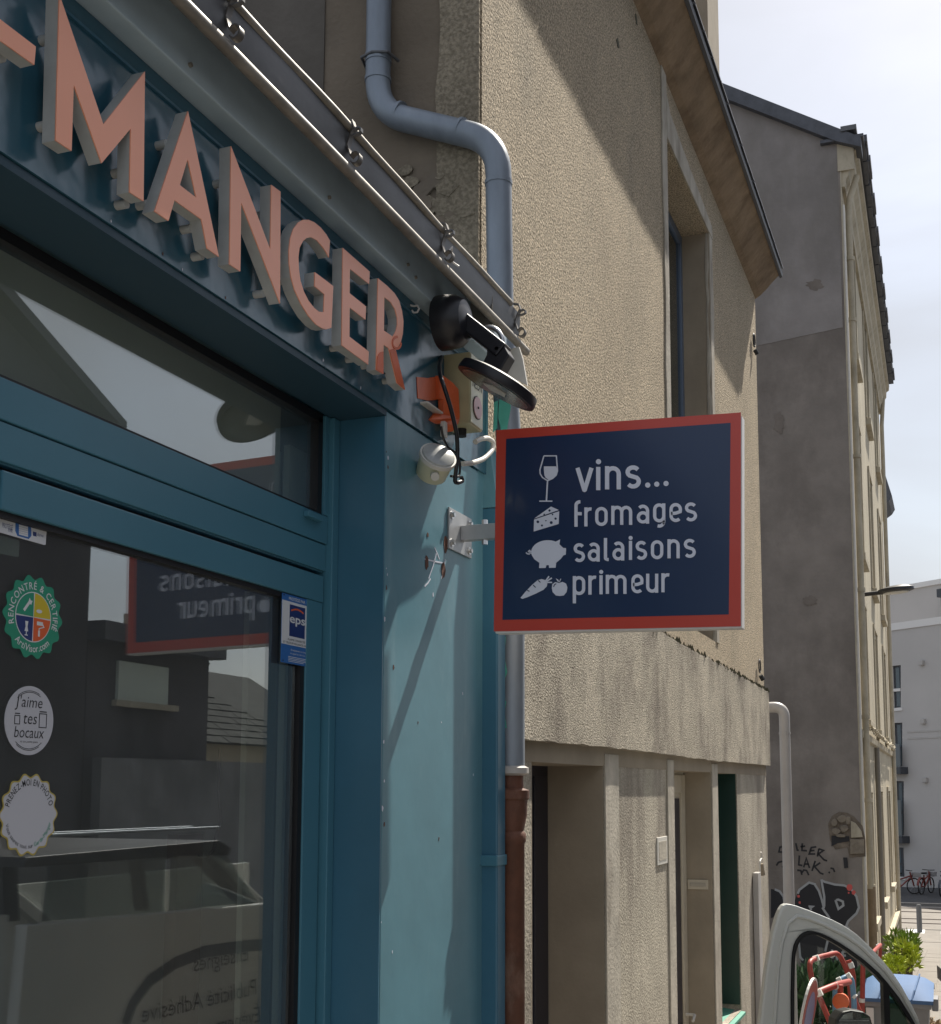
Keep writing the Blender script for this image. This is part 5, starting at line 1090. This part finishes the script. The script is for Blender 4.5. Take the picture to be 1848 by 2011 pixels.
def plant(name, label, cat, c, rx, ry_, rz, n, size, mt, group=None, clumps=7, narrow=.35):
    t = thing(name, label, cat, (c[0], c[1], gz(c[1])), group)
    q = MB(); q2 = MB()
    for i in range(clumps):
        cc = (c[0] + random.uniform(-.7, .7) * rx, c[1] + random.uniform(-.7, .7) * ry_, c[2] + random.uniform(-.7, .8) * rz)
        leaves(q, cc, rx * .5, ry_ * .5, rz * .45, n // clumps, size, narrow=narrow)
        q2.tube([(c[0] + random.uniform(-.1, .1), c[1], gz(c[1])), ((c[0] + cc[0]) / 2, (c[1] + cc[1]) / 2, cc[2] * .5 + gz(c[1]) * .5), cc], .012, 5)
    q.build('foliage', mt, t); q2.build('stem', STEM, t)
plant('dark_bush', 'dark green fig like bush growing at the foot of the grey gable', 'bush', (-1.75, 14.0, -.92), .85, .8, .72, 5200, .15, LEAF_D, clumps=16, narrow=.30)
plant('young_shoot', 'lighter green shoots at the base of the dark bush', 'plant', (-1.35, 12.2, -.95), .45, .4, .4, 900, .10, LEAF_M, clumps=6)
pk_ = ony(1772, 1868, 19.6)
plant('yellow_green_shrub', 'tall yellow green shrub against the stone facade plinth', 'shrub', (pk_.x, 19.6, pk_.z), .20, .3, .25, 520, .11, LEAF_M, 'pavement weeds', 10, .2)
pk_ = ony(1750, 1893, 16.8)
plant('yellow_green_shrub', 'low bright yellow green shrub nearest the blue lidded bin', 'shrub', (pk_.x, 16.8, pk_.z), .15, .3, .10, 560, .055, LEAF_Y, 'pavement weeds', 8, .4)
pk_ = ony(1783, 1882, 18.4)
plant('yellow_green_shrub', 'bright tipped shrub at the outer edge of the pavement weeds', 'shrub', (pk_.x, 18.4, pk_.z), .14, .3, .20, 330, .11, LEAF_Y, 'pavement weeds', 6, .22)
pk_ = ony(1775, 1925, 15.5)
q = MB(); leaves(q, (pk_.x, 16.2, gz(16) + .03), .5, 1.2, .05, 500, .07, up=.2); o = q.build('dry_grass', mat('dry_grass_straw', (.30, .21, .12), .8, var=.3, vscale=20), None); o['kind'] = 'stuff'; o['label'] = 'dry brown grass tufts on the pavement behind the bin'; o['category'] = 'grass'

# ================================================================== WHITE VAN with open door
van = thing('white_van', 'white van parked at the kerb with its front door open towards the shop', 'van', (.9, 5.5, -.5))
XV = .06; VW = 1.72; gv = -.42
side = [(3.95, .0), (3.9, .6), (3.95, 1.36), (5.62, 1.31), (5.62, -.05)]
tilt = lambda u, v, w: Vector((XV + w, u, v))
hole_r = [(4.62 + .36 * math.cos(R(t)), .05 + .38 * math.sin(R(t))) for t in range(0, 181, 15)]
q = MB(); q.prism([(3.95, .0), (3.9, .6), (3.95, 1.36), (5.60, 1.31), (5.60, -.08), (4.98, -.08)] + hole_r[0:] + [(4.2, -.02)], 0, .06, tilt); body = q.build('body_side', CAR, van, bev=.01)
q = MB(); q.box(XV + .061, XV + VW, 3.93, 5.6, .0, .5); q.box(XV + .061, XV + VW, 5.6, 6.3, -.1, .3); q.build('floor_pan', CARIN, van)
q = MB(); q.box(XV + VW, XV + VW + .05, 3.95, 8.0, -.05, 1.34); q.box(XV + .07, XV + VW - .01, 3.88, 3.93, .0, 1.4); q.build('far_side', CAR, van)
q = MB(); q.prism([(6.32, -.05), (6.32, .60), (6.55, .66), (7.6, .52), (7.95, .35), (8.0, .1), (7.7, -.05)], 0, VW + .04, tilt); q.build('bonnet', CAR, van, bev=.03)
q = MB(); q.prism([(3.98, 1.58), (4.0, 1.62), (5.2, 1.64), (5.3, 1.60), (5.28, 1.56)], .06, VW - .04, tilt); rfv = q.build('roof', CARDARK, van, bev=.01)
for xx in (.10, .26): q = MB(); q.tube([(XV + xx, 4.0, 1.70), (XV + xx, 5.25, 1.70)], .007, 8); q.build('roof_rail', PIPE, rfv)
q = MB(); q.prism([(5.26, 1.58), (5.33, 1.60), (6.52, .70), (6.40, .66)], .03, .10, tilt); q.prism([(5.26, 1.58), (5.33, 1.60), (6.52, .70), (6.40, .66)], VW - .08, VW - .01, tilt); q.build('windscreen_pillar', CAR, van, bev=.008)
q = MB(); q.prism([(5.23, 1.56), (5.26, 1.58), (6.395, .68), (6.36, .66)], .015, .09, tilt); q.build('door_seal', RUBBER, van)
q = MB(); q.prism([(5.35, 1.58), (5.36, 1.59), (6.49, .72), (6.48, .71)], .11, VW - .09, tilt); q.build('windscreen', GLASS_C, van)
q = MB(); q.prism([(4.0, 1.36), (4.02, 1.58), (4.1, 1.58), (4.08, 1.36)], .03, .08, tilt); q.prism([(4.80, 1.335), (4.80, 1.58), (4.84, 1.58), (4.84, 1.333)], .03, .08, tilt); q.prism([(5.50, 1.32), (5.24, 1.57), (5.30, 1.58), (5.60, 1.32)], .03, .08, tilt); q.build('window_pillar', CARDARK, van)
q = MB(); q.prism([(4.08, 1.36), (4.1, 1.58), (4.8, 1.58), (4.8, 1.335)], .05, .056, tilt); q.prism([(4.84, 1.333), (4.84, 1.58), (5.24, 1.57), (5.5, 1.32)], .05, .056, tilt); q.build('side_window', GLASS_D, van)
for y_ in (4.62, 7.15):
    q = MB(); q.tube([(XV + .02, y_, gz(y_) + .31), (XV + .04, y_, gz(y_) + .31), (XV + .2, y_, gz(y_) + .31)], .3, 28, True, [.29, .31, .31]); wh = q.build('wheel', TYRE, van, smooth=True)
    q = MB(); q.cyl((XV + .01, y_, gz(y_) + .31), (XV + .03, y_, gz(y_) + .31), .2, 20); q.build('rim', RIM, wh)
def PRr(X, Y, x):
    d_ = ray(X, Y); xg = 2 * (XD - .024); s_ = (x - xg) / (-d_.x); return (s_ * d_.y, EYE + s_ * d_.z)
sw_ = [PRr(a, b, XV) for a, b in ((232, 2010), (245, 1970), (275, 1925), (320, 1890), (370, 1868), (440, 1856), (560, 1846))]
q = MB(); q.ribbon(sw_, .028, -.0012, -.0004, tilt); q.build('swoosh_graphic', mat('graphic_grey', (.12, .13, .14), .4), van)
q = MB()
for s_, (xa_, ya_), (xb_, yb_) in (('Enseignes', (352, 1897), (448, 1884)), ('Publicité Adhésive', (262, 1957), (462, 1950)), ('Évènementiel', (330, 2006), (468, 2003))):
    a = PRr(xa_, ya_, XV); b = PRr(xb_, yb_, XV); w_ = b[0] - a[0]
    # lettering reads from the pavement: on the side facing -x text runs towards -y
    vs_, fs_, g0, g1 = glyphs(s_, .12); k = w_ / (g1 - g0)
    q.add([Vector((XV - .001, b[0] - (v.x - g0) * k, min(a[1], b[1]) + v.y * k)) for v in vs_], fs_)
q.build('lettering', mat('graphic_dark', (.06, .06, .07), .4), van)
# the van stands slightly askew: its front is nearer the shop than its tail
for o in list(van.children_recursive):
    if o.type == 'MESH':
        for v in o.data.vertices:
            yw = v.co.y + ORIG[van].y; v.co.x += -.20 + .09 * max(0, 6.3 - yw) + .2 * max(0, v.co.z + ORIG[van].z - .7) * (1 if 'pillar' in o.name or 'seal' in o.name or 'windscreen' in o.name else 0)
# open door
DH = Vector((-.15, 6.25, 0)); DE = Vector((-.96, 5.77, 0)); dt = (DE - DH).normalized(); dn = Vector((-dt.y, dt.x, 0))
if dn.y > 0: dn = -dn          # faces the camera
def du(a, b): p = onp(*cc5(a, b), DH, dn); return ((p - DH).dot(dt), p.z)
dfn = lambda u, v, w: DH + dt * u + dn * w + Vector((0, 0, v))
outer = [(0, 1530), (60, 1010), (130, 600), (175, 440), (205, 365), (235, 320), (270, 303), (320, 309), (380, 325), (500, 368), (620, 415), (740, 465), (850, 520), (930, 570), (1000, 620), (1120, 730), (1250, 870), (1350, 990), (1450, 1140), (1550, 1320), (1620, 1470)]
inner = [(318, 1530), (318, 1200), (325, 900), (333, 800), (350, 720), (375, 670), (410, 625), (450, 598), (500, 583), (560, 590), (630, 610), (700, 642), (800, 698), (900, 762), (1050, 870), (1200, 1000), (1300, 1115), (1420, 1270), (1520, 1430), (1575, 1530)]
gin = [(342, 1530), (342, 1200), (348, 900), (357, 810), (373, 740), (398, 688), (430, 650), (470, 625), (520, 617), (580, 625), (640, 650), (700, 680), (800, 738), (880, 790), (1030, 905), (1170, 1030), (1270, 1145), (1390, 1300), (1490, 1460), (1535, 1530)]
Ou = [du(*p) for p in outer]; In = [du(*p) for p in inner]; Gi = [du(*p) for p in gin]
low = [(Ou[-1][0] - .02, .75), (.02, .3), (.02, -.10), (Ou[0][0] - .05, -.14), (Ou[0][0] + .02, .2), (Ou[0][0] + .01, .7)]
wl = [(In[-1][0] - .01, .74), (In[0][0], .76)]
q = MB(); q.prism(Ou + low, -.045, .0, dfn, [In + wl]); vd = q.build('open_door', CAR, van, bev=.012)
mid_ = [((a[0] * .55 + b[0] * .45), (a[1] * .55 + b[1] * .45)) for a, b in zip([Ou[i] for i in (0, 1, 2, 4, 6, 8, 10, 12, 14, 16, 18, 20)], [In[i] for i in (0, 2, 3, 5, 8, 10, 11, 13, 14, 16, 17, 19)])]
q = MB(); q.tube([dfn(u, v, .001) for u, v in mid_], .010, 8); q.build('pressed_bead', CAR, vd, smooth=True)
q = MB(); q.prism(In + wl, -.03, .012, dfn, [Gi + [(Gi[-1][0] - .01, .76), (Gi[0][0], .78)]]); q.build('window_seal', RUBBER, vd, bev=.003)
q = MB(); q.prism(Gi + [(Gi[-1][0] - .01, .76), (Gi[0][0], .78)], -.022, -.018, dfn); q.build('door_glass', GLASS_C, vd)
a = du(1238, 1060); b = du(1298, 1060)
q = MB(); q.prism([(a[0], a[1] - .02), (b[0], b[1] - .05), (b[0], .76), (a[0], .76)], -.016, .016, dfn); q.build('window_divider', RUBBER, vd)
q = MB(); q.prism([du(1298, 1150), du(1400, 1310), du(1490, 1460), (Gi[-1][0], .77), (b[0], .77)], -.012, -.007, dfn); q.build('quarter_glass', GLASS_G, vd)
q = MB(); q.box(.05, Ou[0][0] - .05, .0, .05, -.05, .74, lambda p: dfn(p[0], p[2], p[1])); q.build('door_trim', CARDARK, vd, bev=.02)
# wing mirror beyond the door
MC = [onp(*cc5(a_, b_), DH - dn * .16, dn) for a_, b_ in ((760, 1560), (770, 1480), (830, 1405), (920, 1385), (1050, 1405), (1120, 1450), (1150, 1560))]
mu = [((p - DH).dot(dt), p.z) for p in MC] + [((MC[-1] - DH).dot(dt), .66), ((MC[0] - DH).dot(dt), .66)]
q = MB(); q.prism(mu, -.24, -.15, dfn); mr = q.build('wing_mirror', CARDARK, vd, bev=.012)
cu = sum(p[0] for p in mu) / len(mu); cv = sum(p[1] for p in mu) / len(mu)
q = MB(); q.prism([(cu + (p[0] - cu) * .86, cv + (p[1] - cv) * .86) for p in mu], -.151, -.146, dfn); q.build('mirror_glass', MIRROR, mr)

# ================================================================== STICKERS on the glass
XS = XD - .0235
sf = fx(XS)
def gpx(X, Y): p = onx(X, Y, XS); return (p.y, p.z)
# certificate badge
def badge(cxp, cyp, ytop, ybot, lobes, m1, amp, name, label):
    c_ = gpx(cxp, cyp); r_ = (gpx(cxp, ytop)[1] - gpx(cxp, ybot)[1]) / 2
    t = thing(name, label, 'sticker', (XS, c_[0], c_[1]), 'stickers on the door glass')
    n_ = 144 if lobes else 48
    P = [(c_[0] + r_ * (1 - amp + amp * math.cos(lobes * 2 * math.pi * i / n_)) * math.cos(2 * math.pi * i / n_), c_[1] + r_ * (1 - amp + amp * math.cos(lobes * 2 * math.pi * i / n_)) * math.sin(2 * math.pi * i / n_)) for i in range(n_)]
    q = MB(); q.prism(P, 0, .0006, sf); q.build('sticker_base', m1, t)
    return t, c_, r_, P
t, c_, r_, P = badge(65, 1212, 1129, 1295, 14, ST_GREEN, .055, 'round_sticker', 'green scalloped certificate sticker with four coloured quarters')
def wheel(r0, a0, a1): return [c_] + [(c_[0] + r0 * math.cos(R(a0 + (a1 - a0) * i / 10)), c_[1] + r0 * math.sin(R(a0 + (a1 - a0) * i / 10))) for i in range(11)]
q = MB(); q.prism([(c_[0] + r_ * .60 * math.cos(R(a)), c_[1] + r_ * .60 * math.sin(R(a))) for a in range(0, 360, 10)], .0006, .0009, sf); q.build('inner_ring', TXT_W, t)
for (a0, a1), mm in (((1, 89), ST_YEL), ((91, 179), ST_GREEN), ((181, 269), ST_NAVY), ((271, 359), ST_ORA)):
    w_ = wheel(r_ * .565, a0, a1); q = MB(); m_ = ((a0 + a1) / 2); off = (r_ * .012 * math.cos(R(m_)), r_ * .012 * math.sin(R(m_))); q.prism([(p[0] + off[0], p[1] + off[1]) for p in w_], .0009, .0012, sf); q.build('quarter', mm, t)
q = MB(); ring_text(q, 'RENCONTRÉ & CERTIFIÉ', c_[0], c_[1], r_ * .66, 200, -20, r_ * .24, sf, .0010, bold=.01); ring_text(q, 'ArtiVisor.com', c_[0], c_[1], r_ * .83, 225, 315, r_ * .24, sf, .0010, inside=True, bold=.01); q.build('lettering', TXT_W, t)
q = MB(); cxx, czz = c_; k = r_
q.ribbon([(cxx - .33 * k, czz + .12 * k), (cxx - .14 * k, czz + .36 * k)], .035 * k, .0012, .0015, sf); q.prism([(cxx - .2 * k, czz + .32 * k), (cxx - .16 * k, czz + .44 * k), (cxx - .12 * k, czz + .38 * k), (cxx - .06 * k, czz + .38 * k), (cxx - .1 * k, czz + .28 * k)], .0012, .0016, sf)
q.prism([(cxx + .12 * k + .10 * k * math.cos(a) + .06 * k, czz + .16 * k + .045 * k * math.sin(a)) for a in [i * .5 for i in range(12)]], .0012, .0015, sf)
q.prism([(cxx - .27 * k, czz - .12 * k), (cxx - .17 * k, czz - .12 * k), (cxx - .19 * k, czz - .25 * k), (cxx - .16 * k, czz - .36 * k), (cxx - .28 * k, czz - .36 * k), (cxx - .25 * k, czz - .25 * k)], .0012, .0015, sf); q.ribbon([(cxx - .22 * k, czz - .36 * k), (cxx - .22 * k, czz - .44 * k)], .012 * k, .0012, .0015, sf); q.ribbon([(cxx - .27 * k, czz - .45 * k), (cxx - .17 * k, czz - .45 * k)], .012 * k, .0012, .0016, sf)
q.ribbon([(cxx + .12 * k, czz - .13 * k), (cxx + .32 * k, czz - .13 * k)], .045 * k, .0012, .0015, sf); q.ribbon([(cxx + .32 * k, czz - .14 * k), (cxx + .36 * k, czz - .2 * k), (cxx + .2 * k, czz - .25 * k), (cxx + .2 * k, czz - .30 * k)], .012 * k, .0012, .0016, sf); q.ribbon([(cxx + .2 * k, czz - .30 * k), (cxx + .2 * k, czz - .44 * k)], .028 * k, .0012, .0017, sf)
q.build('pictogram', TXT_W, t)
# j'aime tes bocaux
t, c_, r_, P = badge(57.5, 1415, 1347, 1483, 0, ST_WHITE, 0, 'round_sticker', 'white round sticker with handwritten J aime tes bocaux')
q = MB()
for rr2, a0, a1 in ((.86, 65, 125), (.82, 60, 130), (.86, 235, 300), (.82, 230, 310), ):
    q.ribbon([(c_[0] + rr2 * r_ * math.cos(R(a0 + (a1 - a0) * i / 12)), c_[1] + rr2 * r_ * math.sin(R(a0 + (a1 - a0) * i / 12))) for i in range(13)], r_ * .008, .0006, .0010, sf)
text_into(q, "J'aime", c_[0] - .62 * r_, c_[1] + .38 * r_, 1.12 * r_, sf, .0010, height=.34 * r_, shear=.15, bold=-.004)
text_into(q, "tes", c_[0] - .25 * r_, c_[1] - .10 * r_, .55 * r_, sf, .0010, height=.36 * r_, shear=.15, bold=-.004)
text_into(q, "bocaux", c_[0] - .60 * r_, c_[1] - .50 * r_, 1.22 * r_, sf, .0010, height=.34 * r_, shear=.15, bold=-.004)
text_into(q, "et tes petits plats", c_[0] - .35 * r_, c_[1] - .64 * r_, .72 * r_, sf, .0010, height=.06 * r_, shear=.2)
for (jx, jz, w2, h2) in ((.55, .02, .30, .40), (-.5, .0, .2, .24)):
    X0 = c_[0] + (jx - w2 / 2) * r_; X1 = c_[0] + (jx + w2 / 2) * r_; Z0 = c_[1] + (jz - h2 / 2) * r_; Z1 = c_[1] + (jz + h2 / 2) * r_
    q.ribbon([(X0, Z0), (X1, Z0), (X1, Z1), (X0, Z1)], r_ * .012, .0006, .0010, sf, closed=True); q.ribbon([(X0, Z1 + .06 * r_), (X1, Z1 + .06 * r_)], r_ * .014, .0006, .0010, sf)
q.build('lettering', TXT_K, t)
# prenez-moi en photo (code left out)
t, c_, r_, P = badge(56.5, 1600, 1518, 1683, 14, ST_GOLD, .05, 'round_sticker', 'white scalloped sticker with gold edge reading PRENEZ-MOI EN PHOTO')
q = MB(); q.prism([(c_[0] + (a - c_[0]) * .955, c_[1] + (b - c_[1]) * .955) for a, b in P], .0006, .0009, sf); q.build('white_face', ST_WHITE, t)
q = MB(); ring_text(q, 'PRENEZ-MOI EN PHOTO', c_[0], c_[1], r_ * .70, 165, 15, r_ * .22, sf, .0012, bold=.008); ring_text(q, 'Vous saurez tout sur', c_[0], c_[1], r_ * .80, 195, 283, r_ * .14, sf, .0012, inside=True); q.build('lettering', TXT_K, t)
q = MB(); ring_text(q, 'Garde-Manger', c_[0], c_[1], r_ * .80, 286, 345, r_ * .15, sf, .0012, inside=True); q.build('lettering', ST_GREEN, t)
# security plate "eps"
C6 = [gpx(544.5, 1163.3), gpx(601, 1181), gpx(600.5, 1311), gpx(542.3, 1300.5)]
y0, y1 = (C6[0][0] + C6[3][0]) / 2, (C6[1][0] + C6[2][0]) / 2; z1, z0 = (C6[0][1] + C6[1][1]) / 2, (C6[2][1] + C6[3][1]) / 2
W_, H_ = y1 - y0, z1 - z0; ux = XD - .010
sp_ = thing('security_sticker', 'small blue and white security plate reading eps at the door edge', 'sticker', (ux, y0, z0), 'stickers on the door glass')
ef = fx(ux); U = lambda u: y0 + W_ * u; V = lambda v: z0 + H_ * v
rb = lambda a, b, c0, d0, w0, w1, nm, mm: (lambda q: (q.prism([(U(a), V(c0)), (U(b), V(c0)), (U(b), V(d0)), (U(a), V(d0))], w0, w1, ef), q.build(nm, mm, sp_)))(MB())
rb(0, 1, 0, 1, 0, .0016, 'plate', ST_BLUE); rb(0, 1, .27, .90, .0016, .0020, 'white_field', TXT_W); rb(.25, .78, .40, .86, .0020, .0024, 'logo_field', ST_NAVY)
q = MB(); q.ribbon([(U(.30 + .42 * i / 8), V(.775 + .035 * math.sin(math.pi * i / 8))) for i in range(9)], H_ * .012, .0024, .0028, ef); q.build('orange_arc', ST_ORA, sp_)
q = MB(); text_into(q, 'eps', U(.25), V(.60), W_ * .53, ef, .0028, height=H_ * .13, bold=.02); text_into(q, 'PROTÉGÉ PAR', U(.22), V(.925), W_ * .56, ef, .0020, height=H_ * .045, bold=.01)
text_into(q, 'Enseignement et images', U(.32), V(.19), W_ * .58, ef, .0020, height=H_ * .028); text_into(q, 'et appel en Service 24h', U(.30), V(.14), W_ * .62, ef, .0020, height=H_ * .028)
for i in range(4): q.ribbon([(U(.24), V(.10 - i * .022)), (U(.86 - .1 * (i == 3)), V(.10 - i * .022))], H_ * .004, .0016, .0020, ef)
q.build('lettering', TXT_W, sp_)
q = MB(); text_into(q, 'ALARME CONNECTÉE', U(.2), V(.335), W_ * .6, ef, .0024, height=H_ * .030); text_into(q, 'ET TÉLÉSURVEILLANCE 24H/24', U(.06), V(.285), W_ * .88, ef, .0024, height=H_ * .030); q.build('lettering', TXT_K, sp_)
q = MB()
for u_, v_ in ((.05, .975), (.95, .975), (.06, .03), (.94, .03)): q.cyl((ux + .0016, U(u_), V(v_)), (ux + .003, U(u_), V(v_)), .002, 8)
q.build('rivets', TXT_K, sp_)
# label at top left of the door glass
cc = lambda a, b: gpx(a * .18556, 1007.6 + b * .18556)
lb = thing('alarm_label', 'white label with blue badge at the top left of the door glass', 'sticker', (XS, *cc(250, 200)), 'stickers on the door glass')
q = MB(); q.prism([cc(-30, 15), cc(480, 165), cc(490, 180), cc(480, 335), cc(465, 337), cc(-30, 198)], 0, .0008, sf); q.build('plate', TXT_W, lb)
q = MB(); q.prism([cc(160, 110), cc(175, 85), cc(310, 120), cc(325, 160), cc(328, 240), cc(300, 275), cc(180, 240), cc(158, 190)], .0008, .0012, sf); q.build('badge', ST_BLUE, lb)
q = MB()
a = cc(20, 130); b = cc(130, 155); text_into(q, 'PROTÉGÉ', a[0], a[1] - .004, b[0] - a[0], sf, .0010, height=.010); a = cc(85, 165); b = cc(130, 175); text_into(q, 'PAR', a[0], a[1] - .006, b[0] - a[0], sf, .0010, height=.008)
a = cc(345, 235); b = cc(380, 245); q.prism([cc(345, 195), cc(382, 205), cc(382, 250), cc(345, 240)], .0008, .0011, sf); a = cc(390, 225); b = cc(455, 245); text_into(q, 'alarme', a[0], a[1] - .003, b[0] - a[0], sf, .0010, height=.007); q.build('lettering', ST_NAVY, lb)
q = MB()
for i in range(5): q.ribbon([cc(195, 130 + 22 * i), cc(290, 155 + 22 * i)], .0018, .0012, .0015, sf)
q.build('badge_lines', TXT_W, lb)
q = MB(); q.prism([cc(-30, 210), cc(235, 285), cc(243, 300), cc(235, 455), cc(220, 462), cc(-30, 410)], -.010, -.0085, sf); tag(q.build('paper_note', ST_PALE, None), 'pale green note taped inside the glass under the white label', 'note')

# ================================================================== OPPOSITE SIDE OF THE STREET (seen mirrored in the glass)
ob = thing('dark_gabled_house', 'tall dark house across the street mirrored at the left of the glass', 'house', (8, 9, -.5))
q = MB(); q.prism([(-2, -3), (14.0, -3), (14.0, 7.15), (11.2, 8.4), (4, 12), (-2, 9)], 0, 6, lambda u, v, w: Vector((8 + w, u, v))); ow = q.build('wall', DARKB, ob)
for y_ in (5.2, 9.5):
    for z_ in (.8, 3.8):
        q = MB(); q.box(7.97, 8.0, y_, y_ + 1.1, z_, z_ + 1.7); w_ = q.build('window', MODWIN, ob); q = MB(); q.box(7.9, 7.96, y_ - .1, y_ + 1.2, z_ - .12, z_); q.build('window_sill', STONE_T, w_)
q = MB(); q.prism([(14.3, 7.0), (14.3, 7.15), (11.2, 8.55), (4, 12.15), (4, 12), (11.2, 8.38)], -.3, 6, lambda u, v, w: Vector((8 + w, u, v))); q.build('roof_edge', SLATE, ob)
oc = thing('low_dark_house', 'low dark house across the street with one shuttered window in the reflection', 'house', (8, 15.5, -1))
q = MB(); q.prism([(14.02, -3), (17.0, -3), (17.0, 3.98), (14.02, 4.16)], 0, 4, lambda u, v, w: Vector((8 + w, u, v))); q.build('wall', DARKB, oc)
q = MB(); q.box(7.95, 7.999, 14.65, 15.85, 3.15, 3.72); w_ = q.build('window', INT_P, oc); q = MB(); q.box(7.85, 7.94, 14.5, 16.0, 3.05, 3.14); q.build('window_sill', STONE_T, w_)
q = MB(); q.box(7.7, 7.999, 14.0, 17.05, 3.95, 4.22); q.build('roof_edge', SLATE, oc)
gwl = MB(); gwl.box(7.6, 7.75, 13.9, 18.6, -2, 2.30); gwl = gwl.build('white_garden_wall', mat('garden_wall_render', (.25, .25, .255), .9, var=.3, vscale=1.5, bump=.4, bscale=12, bdist=.02, dirt=((.12, .12, .12), 1.2, .45, .8, .4)), None, at=(7.6, 16, -1)); tag(gwl, 'pale rendered garden wall across the street in the reflection', 'wall')
oe = thing('hip_roof_house', 'house with slate hip roof and chimney mirrored in the door glass', 'house', (10, 20, -1))
q = MB(); q.box(10, 16, 17.4, 24.2, -3, 2.75); q.build('wall', STONE_W, oe)
q = MB(); q.add([(9.8, 17.2, 2.72), (9.8, 24.4, 2.72), (16.2, 24.4, 2.72), (16.2, 17.2, 2.72), (12.2, 20.7, 4.4), (14.4, 20.7, 4.4)], [(0, 1, 4), (1, 2, 5, 4), (2, 3, 5), (3, 0, 4, 5), (0, 3, 2, 1)])
SLATE_M = mat('matt_slate', (.075, .077, .075), .95, var=.35, vscale=5, spec=.05)
rr_ = q.build('roof', SLATE_M, oe)
def hp(y_, t):    # point on the front roof slope
    return Vector((9.8 + 2.4 * t, y_, 2.72 + 1.68 * t))
for j in range(11):
    t0 = j / 11.5; t1 = t0 + .10
    ya2 = 17.2 + 3.5 * t0 + .05; yb2 = 24.4 - 3.7 * t0 - .05; n_ = max(1, int((yb2 - ya2) / .32))
    for i in range(n_):
        a = ya2 + (yb2 - ya2) * i / n_; b = a + (yb2 - ya2) / n_ - .015; up2 = Vector((-.016, 0, .024)) * (1 + random.random() * .4)
        A, B, C, D = hp(a, t0), hp(b, t0), hp(b, t1), hp(a, t1)
        q = MB(); q.add([A, B, C, D, A + up2, B + up2, C + up2 * .4, D + up2 * .4], [(4, 5, 6, 7), (0, 1, 5, 4), (1, 2, 6, 5), (0, 4, 7, 3), (0, 3, 2, 1)]); q.build('slate', SLATE_M, rr_)
q = MB(); q.box(12.0, 12.4, 20.5, 20.9, 4.1, 5.4); ch = q.build('chimney', STONE_T, rr_); 
of = thing('long_slate_house', 'long slate roofed house with skylight behind the hip roof in the reflection', 'house', (15, 27, -1))
q = MB(); q.box(16.5, 22, 25, 36, -3, 3.9); q.build('wall', STONE_W, of); q = MB(); q.prism([(16.3, 3.85), (19.2, 5.6), (22.2, 3.85)], 24.8, 36.2, lambda u, v, w: Vector((u, w, v))); rr_ = q.build('roof', SLATE_M, of)
q = MB(); q.box(17.0, 17.7, 28.0, 29.0, 4.3, 4.9); q.build('skylight', PVC_W, rr_)
tr2 = thing('distant_tree', 'dark rounded tree behind the long slate roof in the reflection', 'tree', (26, 38, -2))
q = MB(); 
for i in range(14): leaves(q, (26 + random.uniform(-2, 2), 38 + random.uniform(-3, 3), 6.2 + random.uniform(-1.2, 1.3)), 1.0, 1.3, .9, 160, .35)
q.build('crown', LEAF_D, tr2); q = MB(); q.tube([(26, 38, -2.5), (26, 38, 3), (26.2, 38, 6)], .25, 8, True, [.3, .2, .1]); q.build('trunk', STEM, tr2)
# road markings nearer in the reflection
for i in range(5):
    q = MB(); y0 = 9 + i * 1.6; q.add([(4.2, y0, gz(y0) - .13), (4.32, y0, gz(y0) - .13), (4.32, y0 + 1, gz(y0 + 1) - .13), (4.2, y0 + 1, gz(y0 + 1) - .13)], [(0, 1, 2, 3)]); struct(q.build('road_marking', PAINT_W))
